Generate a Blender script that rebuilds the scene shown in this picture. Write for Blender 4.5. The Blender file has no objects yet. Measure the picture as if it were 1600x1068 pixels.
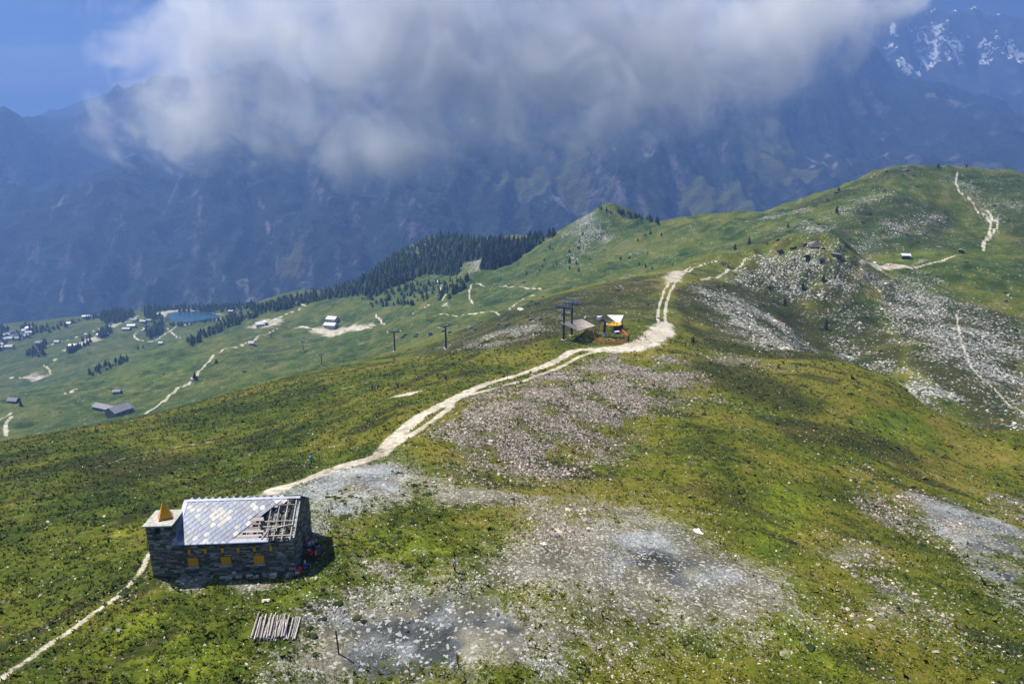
import bpy, bmesh, math, random
import numpy as np
from mathutils import Vector, Matrix

random.seed(7)
rng = np.random.default_rng(7)
R = math.radians
scene = bpy.context.scene
COL = scene.collection

# ------------------------------------------------------------------ camera, sky, sun, exposure
CAM_Z = 42.0                       # metres above the ground the chapel stands on
PITCH = R(15.5)
FOC = 1062.0                       # focal length in pixels of a 1600 px wide frame
cam_data = bpy.data.cameras.new('camera')
cam = bpy.data.objects.new('camera', cam_data)
COL.objects.link(cam)
cam.location = (0, 0, CAM_Z)
cam.rotation_euler = (R(90) - PITCH, 0, 0)
cam_data.sensor_width = 36.0
cam_data.lens = 36.0 * FOC / 1600.0
cam_data.clip_start = 0.5
cam_data.clip_end = 60000.0
scene.camera = cam

TO_SUN = Vector((-0.59, 0.30, 1.0)).normalized()
SUN_EL = math.asin(TO_SUN.z)
SUN_AZ = math.atan2(TO_SUN.x, TO_SUN.y)          # clockwise from +Y
sun_data = bpy.data.lights.new('sun', 'SUN')
sun_data.energy = 5.0
sun_data.angle = R(0.5)
sun_data.color = (1.0, 0.94, 0.82)
sun = bpy.data.objects.new('sun', sun_data)
COL.objects.link(sun)
sun.location = (0, 0, 400)
sun.rotation_euler = TO_SUN.to_track_quat('Z', 'Y').to_euler()

scene.view_settings.view_transform = 'Standard'
scene.view_settings.look = 'None'
scene.view_settings.exposure = 1.15
scene.view_settings.gamma = 1.0
scene.view_settings.use_curve_mapping = False
scene.render.engine = 'CYCLES'
scene.cycles.max_bounces = 6
scene.cycles.diffuse_bounces = 2
scene.cycles.glossy_bounces = 2
scene.cycles.transmission_bounces = 3
scene.cycles.transparent_max_bounces = 8
scene.cycles.volume_bounces = 3
scene.cycles.volume_max_steps = 128
scene.cycles.use_denoising = True
scene.cycles.sample_clamp_indirect = 4.0


class NT:
    """Small helper for writing node trees."""
    def __init__(self, tree):
        self.t = tree
        self.n = tree.nodes
        self.l = tree.links

    def node(self, typ, ins=None, **props):
        nd = self.n.new(typ)
        for k, v in props.items():
            setattr(nd, k, v)
        if ins:
            for k, v in ins.items():
                self.put(nd.inputs[k], v)
        return nd

    def put(self, sock, v):
        if hasattr(v, 'links') or hasattr(v, 'is_output'):
            self.l.new(v, sock)
        elif v is not None:
            if sock.type == 'RGBA' and not isinstance(v, (int, float)) and len(v) == 3:
                v = (*v, 1.0)
            sock.default_value = v

    def math(self, op, a, b=None, c=None, clamp=False):
        nd = self.node('ShaderNodeMath', operation=op, use_clamp=clamp)
        self.put(nd.inputs[0], a)
        if b is not None:
            self.put(nd.inputs[1], b)
        if c is not None:
            self.put(nd.inputs[2], c)
        return nd.outputs[0]

    def vmath(self, op, a, b=None):
        nd = self.node('ShaderNodeVectorMath', operation=op)
        self.put(nd.inputs[0], a)
        if b is not None:
            self.put(nd.inputs[1], b)
        return nd.outputs[1] if op in ('DOT_PRODUCT', 'LENGTH') else nd.outputs[0]

    def mix(self, f, a, b, mode='MIX'):
        nd = self.node('ShaderNodeMix', data_type='RGBA', blend_type=mode)
        self.put(nd.inputs[0], f)
        self.put(nd.inputs[6], a)
        self.put(nd.inputs[7], b)
        return nd.outputs[2]

    def step(self, v, lo, hi, a=0.0, b=1.0, smooth=True):
        nd = self.node('ShaderNodeMapRange', interpolation_type='SMOOTHSTEP' if smooth else 'LINEAR')
        for i, x in enumerate((v, lo, hi, a, b)):
            self.put(nd.inputs[i], x)
        return nd.outputs[0]

    def noise(self, vec, scale, detail=3.0, rough=0.55, dist=0.0, color=False):
        nd = self.node('ShaderNodeTexNoise')
        self.put(nd.inputs['Vector'], vec)
        nd.inputs['Scale'].default_value = scale
        nd.inputs['Detail'].default_value = detail
        nd.inputs['Roughness'].default_value = rough
        nd.inputs['Distortion'].default_value = dist
        return nd.outputs['Color' if color else 'Fac']

    def voronoi(self, vec, scale, out='Distance', feature='F1'):
        nd = self.node('ShaderNodeTexVoronoi', feature=feature)
        self.put(nd.inputs['Vector'], vec)
        nd.inputs['Scale'].default_value = scale
        return nd.outputs[out]

    def ramp(self, f, stops):
        nd = self.node('ShaderNodeValToRGB')
        self.put(nd.inputs[0], f)
        cr = nd.color_ramp
        while len(cr.elements) > 1:
            cr.elements.remove(cr.elements[-1])
        cr.elements[0].position = stops[0][0]
        cr.elements[0].color = (*stops[0][1], 1)
        for p, c in stops[1:]:
            e = cr.elements.new(p)
            e.color = (*c, 1)
        return nd.outputs[0]

    def attr(self, name, out='Fac'):
        return self.node('ShaderNodeAttribute', attribute_name=name).outputs[out]

    def scalevec(self, vec, s):
        nd = self.node('ShaderNodeMapping')
        self.put(nd.inputs[0], vec)
        nd.inputs['Scale'].default_value = s
        return nd.outputs[0]


# world: Nishita sky with fair-weather cloud mixed in by direction
world = bpy.data.worlds.new('World')
scene.world = world
world.use_nodes = True
world.node_tree.nodes.clear()
W = NT(world.node_tree)
skyt = W.node('ShaderNodeTexSky', sky_type='NISHITA')
skyt.sun_disc = False
skyt.sun_elevation = SUN_EL
skyt.sun_rotation = SUN_AZ
skyt.altitude = 2400.0
skyt.air_density = 0.42
skyt.dust_density = 0.4
skyt.ozone_density = 4.0
dirv = W.node('ShaderNodeTexCoord').outputs['Generated']
sx = W.node('ShaderNodeSeparateXYZ', {0: dirv})
# clouds on a flat layer: direction divided by its height
hz = W.math('ADD', W.math('MAXIMUM', sx.outputs[2], 0.0), 0.16)
lay = W.node('ShaderNodeCombineXYZ', {0: W.math('DIVIDE', sx.outputs[0], hz), 1: W.math('DIVIDE', sx.outputs[1], hz), 2: 3.7}).outputs[0]
cn = W.noise(lay, 0.62, 7.0, 0.58, 0.35)
cover = W.step(cn, 0.47, 0.62)
cshade = W.noise(W.vmath('ADD', lay, (0.25, 0.18, 0.4)), 0.9, 5.0, 0.6, 0.2)
ccol = W.ramp(cshade, [(0.3, (2.6, 3.4, 4.8)), (0.55, (5.2, 6.0, 7.2)), (0.75, (8.0, 8.4, 9.0))])
sky_col = W.mix(W.math('MULTIPLY', cover, 0.92), skyt.outputs[0], ccol)
bg = W.node('ShaderNodeBackground', {'Color': sky_col, 'Strength': 0.05})
W.l.new(bg.outputs[0], W.node('ShaderNodeOutputWorld').inputs[0])
NAZ, NRR = 860, 730

# ------------------------------------------------------------------ helpers for terrain
CP, SP = math.cos(PITCH), math.sin(PITCH)


def ray(px, py):
    a, b = (px - 800.0) / FOC, (534.0 - py) / FOC
    return np.array([a, CP + b * SP, -SP + b * CP])


def at(px, py, y):
    """World point on the view line through a photo position, y metres ahead of the camera."""
    d = ray(px, py)
    return d * (y / d[1]) + np.array([0, 0, CAM_Z])


_perm = np.random.default_rng(11).permutation(4096)
_gx = np.cos(np.arange(4096) * 2.399963)
_gy = np.sin(np.arange(4096) * 2.399963)


def gnoise(x, y, seed=0):
    xi, yi = np.floor(x).astype(np.int64), np.floor(y).astype(np.int64)
    xf, yf = x - xi, y - yi
    u, v = xf * xf * xf * (xf * (xf * 6 - 15) + 10), yf * yf * yf * (yf * (yf * 6 - 15) + 10)

    def g(i, j):
        h = _perm[(_perm[(xi + i + seed * 131) & 4095] + yi + j) & 4095]
        return _gx[h] * (xf - i) + _gy[h] * (yf - j)
    a, b, c, d = g(0, 0), g(1, 0), g(0, 1), g(1, 1)
    return 1.5 * ((a + (b - a) * u) * (1 - v) + (c + (d - c) * u) * v)


def fbm(x, y, wl, octs, gain=0.5, seed=0, ridged=False, spacing=None):
    out = np.zeros_like(x)
    amp = 1.0
    for o in range(octs):
        n = gnoise(x / wl + 17.3 * o, y / wl - 9.1 * o, seed + o)
        if ridged:
            n = 1.0 - 2.0 * np.abs(n)
        if spacing is not None:
            n = n * np.clip(wl / (spacing * 2.5) - 0.6, 0, 1)
        out += amp * n
        amp *= gain
        wl *= 0.5
    return out


def smooth(v, lo, hi):
    t = np.clip((v - lo) / (hi - lo), 0, 1)
    return t * t * (3 - 2 * t)


def tps_fit(pts, vals, lam=1e-4):
    n = len(pts)
    d = np.linalg.norm(pts[:, None] - pts[None], axis=2)
    K = np.where(d > 1e-9, d * d * np.log(np.maximum(d, 1e-9)), 0) + lam * np.eye(n)
    P = np.c_[np.ones(n), pts]
    A = np.block([[K, P], [P.T, np.zeros((3, 3))]])
    return pts, np.linalg.solve(A, np.r_[vals, 0, 0, 0])


def tps_eval(fit, q):
    pts, w = fit
    out = w[-3] + q @ w[-2:]
    for i, p in enumerate(pts):
        d2 = ((q - p) ** 2).sum(1)
        out += w[i] * 0.5 * d2 * np.log(np.maximum(d2, 1e-18))
    return out


AZS = 2.2


class Ground:
    """A height field on rings round the camera, so that the mesh is fine near and coarse far."""
    def __init__(self, pts, az0, az1, naz, r0, r1, nr, lam=1e-4):
        self.az0, self.az1, self.naz, self.nr = az0, az1, naz, nr
        self.l0, self.l1 = math.log(r0), math.log(r1)
        q, v = [], []
        for p in pts:
            x, y, z = p
            r = math.hypot(x, y)
            q.append((math.atan2(x, y) * AZS, math.log(r)))
            v.append((z - CAM_Z) / r)
        fit = tps_fit(np.array(q), np.array(v), lam)
        ca = np.linspace(az0, az1, 181)
        cl = np.linspace(self.l0, self.l1, 181)
        A, L = np.meshgrid(ca, cl)
        t = tps_eval(fit, np.c_[A.ravel() * AZS, L.ravel()]).reshape(181, 181)
        fa = np.linspace(0, 180, naz)
        fl = np.linspace(0, 180, nr)
        t = self._up(t, fl, fa)
        self.AZ, LR = np.meshgrid(np.linspace(az0, az1, naz), np.linspace(self.l0, self.l1, nr))
        self.RR = np.exp(LR)
        self.X, self.Y = self.RR * np.sin(self.AZ), self.RR * np.cos(self.AZ)
        self.Z = CAM_Z + t * self.RR
        self.SP = self.RR * max((az1 - az0) / naz, (self.l1 - self.l0) / nr)

    @staticmethod
    def _up(t, fl, fa):
        def cub(a, f):
            i = np.clip(np.floor(f).astype(int), 0, a.shape[0] - 2)
            s = (f - i)[:, None]
            p0, p1, p2, p3 = a[np.maximum(i - 1, 0)], a[i], a[i + 1], a[np.minimum(i + 2, a.shape[0] - 1)]
            return p1 + 0.5 * s * (p2 - p0 + s * (2 * p0 - 5 * p1 + 4 * p2 - p3 + s * (3 * (p1 - p2) + p3 - p0)))
        return cub(cub(t, fl).T.copy(), fa).T.copy()

    def _ij(self, x, y):
        x, y = np.asarray(x, float), np.asarray(y, float)
        fj = (np.arctan2(x, y) - self.az0) / (self.az1 - self.az0) * (self.naz - 1)
        fi = (np.log(np.maximum(np.hypot(x, y), 1e-3)) - self.l0) / (self.l1 - self.l0) * (self.nr - 1)
        return np.clip(fi, 0, self.nr - 1.001), np.clip(fj, 0, self.naz - 1.001)

    def sample(self, F, x, y):
        fi, fj = self._ij(x, y)
        i, j = fi.astype(int), fj.astype(int)
        a, b = fi - i, fj - j
        return (F[i, j] * (1 - a) * (1 - b) + F[i + 1, j] * a * (1 - b) + F[i, j + 1] * (1 - a) * b + F[i + 1, j + 1] * a * b)

    def z(self, x, y):
        return self.sample(self.Z, x, y)

    def hit(self, px, py, tmax=2600.0, tmin=0.0):
        d = ray(px, py)
        hd = math.hypot(d[0], d[1])
        r = np.exp(np.linspace(self.l0, self.l1, 1600))
        r = r[(r < tmax) & (r > tmin)]
        t = r / hd
        x, y, z = d[0] * t, d[1] * t, d[2] * t + CAM_Z
        below = z < self.z(x, y)
        k = int(np.argmax(below)) if below.any() else len(r) - 1
        if k > 0 and below.any():
            a = (z - self.z(x, y))
            f = a[k - 1] / (a[k - 1] - a[k])
            return np.array([x[k - 1] + (x[k] - x[k - 1]) * f, y[k - 1] + (y[k] - y[k - 1]) * f, z[k - 1] + (z[k] - z[k - 1]) * f])
        return np.array([x[k], y[k], z[k]])

    def mesh(self, name, attrs, mat):
        me = bpy.data.meshes.new(name)
        n = self.nr * self.naz
        me.vertices.add(n)
        co = np.stack([self.X, self.Y, self.Z], -1).astype(np.float32)
        me.vertices.foreach_set('co', co.ravel())
        idx = np.arange(n).reshape(self.nr, self.naz)
        q = np.stack([idx[:-1, :-1], idx[:-1, 1:], idx[1:, 1:], idx[1:, :-1]], -1)[:, :, ::-1].reshape(-1, 4)
        me.loops.add(q.size)
        me.loops.foreach_set('vertex_index', q.astype(np.int32).ravel())
        me.polygons.add(len(q))
        me.polygons.foreach_set('loop_start', np.arange(0, q.size, 4, dtype=np.int32))
        me.polygons.foreach_set('use_smooth', np.ones(len(q), bool))
        me.update(calc_edges=True)
        for k, F in attrs.items():
            a = me.attributes.new(k, 'FLOAT', 'POINT')
            a.data.foreach_set('value', F.astype(np.float32).ravel())
        me.materials.append(mat)
        o = bpy.data.objects.new(name, me)
        o['kind'] = 'structure'
        COL.objects.link(o)
        return o


# ------------------------------------------------------------------ near terrain: the ridge, its flanks and the valley shelf
# (photo x, photo y, metres ahead): where each fold of the land lies
FOLD = [
 # foreground bench
 (-150,1068,43),(0,1068,43),(350,1068,44),(800,1068,45),(1200,1068,47),(1600,1068,51),(1750,1068,54),
 (-150,900,66),(0,900,64.5),(180,900,61),(350,890,61),(480,890,61),(700,890,62),(1000,900,64),(1300,900,70),(1600,900,80),(1750,900,86),
 (0,980,54),(600,980,53),(1000,980,54),(1400,980,59),(1600,980,65),
 (-150,790,98),(0,780,94),(200,780,88),(330,790,82),(480,770,84),(560,740,94),(700,760,88),(850,770,87),(1000,780,90),(1200,780,98),(1400,780,110),(1600,780,124),(1750,780,134),
 # left shoulder
 (-150,715,155),(0,690,170),(200,655,210),(400,600,270),(500,578,330),(620,551,380),(697,545,275),
 (0,735,120),(200,720,122),(400,680,140),(480,640,165),(585,605,178),(685,590,186),(520,690,118),
 # trail along the crest
 (600,710,104),(660,650,130),(740,610,160),(810,580,186),(880,560,205),(990,545,215),(1050,520,243),(1040,480,290),(1060,440,350),(1110,408,430),
 # stony mound below the trail
 (700,700,105),(830,740,101),(800,650,126),(950,620,150),(920,690,121),(1000,680,131),(1000,560,203),(1050,600,168),(1080,560,200),(960,530,232),(1005,518,240),
 (1100,700,118),(1250,680,132),(1150,620,160),(1400,700,140),(1550,720,148),
 # shady left flank
 (880,532,225),(800,530,240),(760,500,350),(850,465,390),(950,440,410),(1040,422,430),(1110,403,445),(950,490,280),(1000,460,320),
 # right face, gully, far scree flank
 (1130,560,214),(1100,500,282),(1150,470,342),(1150,430,402),(1190,398,440),(1250,382,430),(1300,390,410),(1345,420,402),(1250,450,388),(1220,520,305),
 (1280,560,240),(1400,600,208),(1600,680,172),(1750,740,160),
 (1290,518,345),(1400,545,312),(1450,597,268),(1600,676,225),
 (1400,470,372),(1500,520,330),(1500,596,270),(1600,600,276),(1600,500,352),(1750,560,300),
 (1345,412,452),(1415,402,460),(1480,402,455),(1600,420,420),(1300,360,545),(1540,350,575),(1550,385,510),(1600,340,565),(1750,360,600),
 # right-hand hill and its skyline
 (1200,336,660),(1250,318,680),(1300,301,690),(1360,275,705),(1400,266,710),(1440,261,715),(1500,262,700),(1560,266,720),(1600,275,730),(1750,310,750),
 # middle hill and bowl
 (950,320,820),(920,335,820),(985,335,815),(1010,348,800),(1100,343,770),(1150,340,720),(870,366,840),(820,395,850),(950,380,730),(950,420,620),(1050,395,610),(1150,383,560),
 (850,440,650),(740,440,770),(800,425,760),(740,470,690),(840,472,575),(740,494,560),(650,500,640),(700,515,520),
 # valley shelf
 (620,542,560),(500,569,560),(400,592,530),(200,643,520),(0,675,480),(-150,700,470),
 (250,600,600),(0,640,560),(300,590,620),(450,560,640),(380,535,800),(300,545,800),(120,597,760),(200,567,820),(300,532,900),(400,491,1000),(450,471,1060),(350,510,950),
 (410,508,930),(520,508,860),(470,490,970),(520,462,1010),(600,450,960),(600,500,780),(560,530,650),(540,455,1080),
 (690,369,1150),(640,385,1150),(600,410,1150),(560,436,1130),(760,374,1120),(800,376,1060),(640,430,1000),(700,430,940),(840,372,980),
 (60,610,860),(0,620,820),(-150,640,800),(100,560,1050),(250,545,1080),(200,520,1250),(230,511,1320),(50,525,1300),(0,530,1300),(0,580,1040),(100,500,1440),(150,490,1500),(0,512,1420),(-150,530,1400),
 (400,472,1500),(330,480,1560),(250,482,1560),(480,458,1350),(260,501,1395),(360,494,1400),
]
GP = [at(*p) for p in FOLD]


def under(px, py, y, drop):
    p = at(px, py, y)
    p[2] -= drop
    GP.append(p)


# ground hidden behind the skylines falls away
for px, py, y, d in [(1320,560,285,9),(1390,590,252,12),(1460,620,228,13),(1530,652,208,13),(1600,690,194,12),(760,500,450,10),(850,465,480,12),(950,440,500,10),(1040,422,510,6),(620,551,470,8),(500,578,440,12),(400,600,390,12),(200,655,350,16),(0,690,310,18),(-150,715,300,18),
                     (950,320,1000,60),(1100,343,950,50),(870,366,1000,40),(1200,336,850,60),(1300,301,900,80),(1400,266,900,90),(1500,262,900,90),(1600,275,920,90),(1750,310,950,90),
                     (690,369,1400,80),(600,410,1400,70),(800,376,1350,90),(540,440,1350,40)]:
    under(px, py, y, d)
for px in (-150, 0, 200, 400):
    for y, z in ((1900, -520), (2600, -900)):
        GP.append(at(px, 534, y) * np.array([1, 1, 0]) + np.array([0, 0, z + CAM_Z]))
for px in (600, 800, 1000, 1200, 1400, 1600, 1750):
    for y, z in ((1800, -480), (2600, -850)):
        GP.append(at(px, 534, y) * np.array([1, 1, 0]) + np.array([0, 0, z + CAM_Z]))
for px in (-150, 400, 800, 1200, 1750):
    GP.append(np.array([(px - 800) / FOC * 24, 24.0, 1.0 + (px > 1300) * -2]))

T = Ground(GP, -R(55), R(55), NAZ, 27.0, 2500.0, NRR)
LAKE = np.array([(262,491),(285,487),(318,488),(345,493),(331,498),(300,503),(270,502)], float)

# relief on top of the folds
_near = smooth(-T.RR, -900, -250)
T.Z += fbm(T.X, T.Y, 38, 4, 0.5, 1, spacing=T.SP) * (0.7 + 1.6 * smooth(T.RR, 300, 900))
T.Z += fbm(T.X, T.Y, 5.0, 3, 0.55, 5, spacing=T.SP) * 0.16
# little terraces that cattle tread along the slopes
T.Z += 0.12 * gnoise(T.X / 9.0 + T.Y / 30, T.Z * 1.1 + gnoise(T.X / 14, T.Y / 14, 31) * 0.8, 33) * smooth(-T.RR, -400, -60)
T.Z += fbm(T.X, T.Y, 160, 3, 0.5, 9) * 5.0 * smooth(T.RR, 420, 900)
T.Z += fbm(T.X, T.Y, 30, 4, 0.55, 21, ridged=True, spacing=T.SP) * 2.6 * smooth(T.RR, 380, 700)


_cr = T.hit(1255, 392)
_cm = np.exp(-(((T.X - _cr[0]) * 0.8 + (T.Y - _cr[1]) * 0.3) / 46) ** 2 - (((T.Y - _cr[1]) * 0.9 - (T.X - _cr[0]) * 0.3) / 42) ** 2)
T.Z += _cm * (fbm(T.X, T.Y, 14, 4, 0.55, 25, ridged=True, spacing=T.SP) * 4.2 + 2.2)
T.Z += fbm(T.X * 0.5 + T.Y * 0.65, (T.X * 0.8 - T.Y * 0.6) * 0.22, 17, 4, 0.55, 27, spacing=T.SP) * 1.3 * smooth(T.X, 15, 60) * smooth(T.RR, 140, 230) * smooth(-T.RR, -620, -480)


def land(px, py, lift=0.0, **k):
    p = T.hit(px, py, **k)
    return Vector((p[0], p[1], p[2] + lift))


def seat(x, y):
    return float(T.z(np.array([x]), np.array([y]))[0])


# level ground under the chapel, the lift station and the lake
def level(cx, cy, rin, rout, z):
    d = np.hypot(T.X - cx, T.Y - cy)
    w = 1 - smooth(d, rin, rout)
    T.Z += (z - T.Z) * w


HX, HY = -29.55, 64.35
level(HX, HY, 8.2, 13.0, 0.62)
lake_pts = np.array([T.hit(px, py) for px, py in LAKE])
LAKE_Z = float(lake_pts[:, 2].mean())


def poly_mask(pts, soft, F=None):
    """1 inside a ground polygon (world x, y), falling to 0 over soft metres on either side of its edge."""
    P = np.array(pts)[:, :2]
    x0, y0 = P.min(0) - soft * 1.5
    x1, y1 = P.max(0) + soft * 1.5
    sel = (T.X > x0) & (T.X < x1) & (T.Y > y0) & (T.Y < y1)
    X, Y = T.X[sel], T.Y[sel]
    d = np.full(X.shape, 1e9)
    ins = np.zeros(X.shape, bool)
    for i in range(len(P)):
        a, b = P[i], P[(i + 1) % len(P)]
        e = b - a
        t = np.clip(((X - a[0]) * e[0] + (Y - a[1]) * e[1]) / max(e @ e, 1e-9), 0, 1)
        d = np.minimum(d, np.hypot(X - a[0] - t * e[0], Y - a[1] - t * e[1]))
        c = ((a[1] > Y) != (b[1] > Y)) & (X < (b[0] - a[0]) * (Y - a[1]) / (b[1] - a[1] + 1e-12) + a[0])
        ins ^= c
    d = np.where(ins, -d, d)
    out = np.zeros(T.X.shape)
    out[sel] = 1 - smooth(d, -soft, soft)
    return out


def line_mask(pts, w, soft=None):
    P = np.array(pts)[:, :2]
    soft = soft or w * 0.5
    pad = w + soft
    x0, y0 = P.min(0) - pad
    x1, y1 = P.max(0) + pad
    sel = (T.X > x0) & (T.X < x1) & (T.Y > y0) & (T.Y < y1)
    X, Y = T.X[sel], T.Y[sel]
    d = np.full(X.shape, 1e9)
    for a, b in zip(P[:-1], P[1:]):
        e = b - a
        t = np.clip(((X - a[0]) * e[0] + (Y - a[1]) * e[1]) / max(e @ e, 1e-9), 0, 1)
        d = np.minimum(d, np.hypot(X - a[0] - t * e[0], Y - a[1] - t * e[1]))
    out = np.zeros(T.X.shape)
    out[sel] = 1 - smooth(d, w * 0.5 - soft * 0.5, w * 0.5 + soft)
    return out


def spline(pts, n=6):
    P = [np.array(p[:2]) for p in pts]
    P = [2 * P[0] - P[1]] + P + [2 * P[-1] - P[-2]]
    out = []
    for i in range(1, len(P) - 2):
        for k in range(n):
            s = k / n
            out.append(0.5 * ((2 * P[i]) + (P[i + 1] - P[i - 1]) * s + (2 * P[i - 1] - 5 * P[i] + 4 * P[i + 1] - P[i + 2]) * s * s
                              + (3 * P[i] - P[i - 1] - 3 * P[i + 1] + P[i + 2]) * s ** 3))
    out.append(P[-2])
    return np.array(out)


def trace(pxs, **k):
    return [T.hit(*p, **k) for p in pxs]


lakem = poly_mask(lake_pts, 6.0)
T.Z = np.where(lakem > 0, T.Z * (1 - lakem) + (LAKE_Z - 1.5) * lakem, T.Z)

# trails: (width in metres, photo positions along the trail)
TRAILS = [
 (0.55,[(-30,1078),(0,1060),(60,1018),(130,970),(190,925),(222,888),(234,862)]),
 (2.0,[(425,768),(480,748),(540,727),(592,711)]),
 (2.6,[(590,712),(618,682),(650,655),(700,628),(750,603),(800,588),(850,572),(893,549),(925,546)]),
 (1.3,[(618,694),(660,668),(698,641),(716,622),(780,604),(830,590),(872,575),(908,556),(938,548)]),
 (1.0,[(1043,512),(1039,490),(1044,465),(1053,446),(1064,431),(1082,419),(1105,411),(1120,408)]),
 (0.9,[(1030,512),(1028,492),(1034,466),(1044,444),(1058,427),(1080,415)]),
 (1.2,[(1095,437),(1130,427),(1160,412),(1180,399),(1200,393)]),
 (1.4,[(1497,268),(1493,285),(1500,300),(1520,316),(1527,330),(1540,337),(1548,348),(1547,360),(1538,376),(1536,392)]),
 (1.2,[(1538,326),(1550,340),(1558,352),(1550,366),(1538,376)]),
 (0.7,[(1495,492),(1500,525),(1512,558),(1530,588),(1560,614),(1600,645)]),
 (0.5,[(150,728),(240,704),(330,690)]),(0.5,[(520,612),(580,596),(640,580)]),
 (1.6,[(1345,410),(1385,414),(1420,418),(1455,411),(1500,398)]),(1.0,[(1345,420),(1360,440),(1375,455)]),
 (2.4,[(228,646),(262,620),(300,592),(320,570),(345,550),(385,536),(420,521),(460,513),(500,516),(530,517),(570,513),(600,507)]),
 (1.8,[(420,502),(440,494),(460,486),(478,478),(460,472),(470,463)]),
 (1.5,[(738,474),(733,462),(742,443),(790,447),(845,452)]),(1.2,[(795,484),(812,470),(840,458)]),
 (1.8,[(668,498),(700,492),(740,490),(780,492),(815,484)]),(1.5,[(645,490),(672,476),(690,470),(697,460)]),(1.2,[(683,462),(690,446),(682,436)]),
 (2.6,[(348,497),(300,504),(270,514),(245,531),(222,532),(211,527),(214,519),(232,513)]),(2.2,[(262,512),(275,525),(283,528)]),
 (2.2,[(-20,660),(0,655),(18,644)]),(2.2,[(10,680),(9,665),(18,650)]),(2,[(90,560),(70,570),(80,582),(60,592),(30,590),(0,592)]),
 (2.5,[(60,545),(110,530),(150,516),(190,503),(225,490)]),(1.6,[(588,490),(592,498),(600,505)]),
 (2.0,[(100,615),(112,612),(120,607)]),
]
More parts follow.
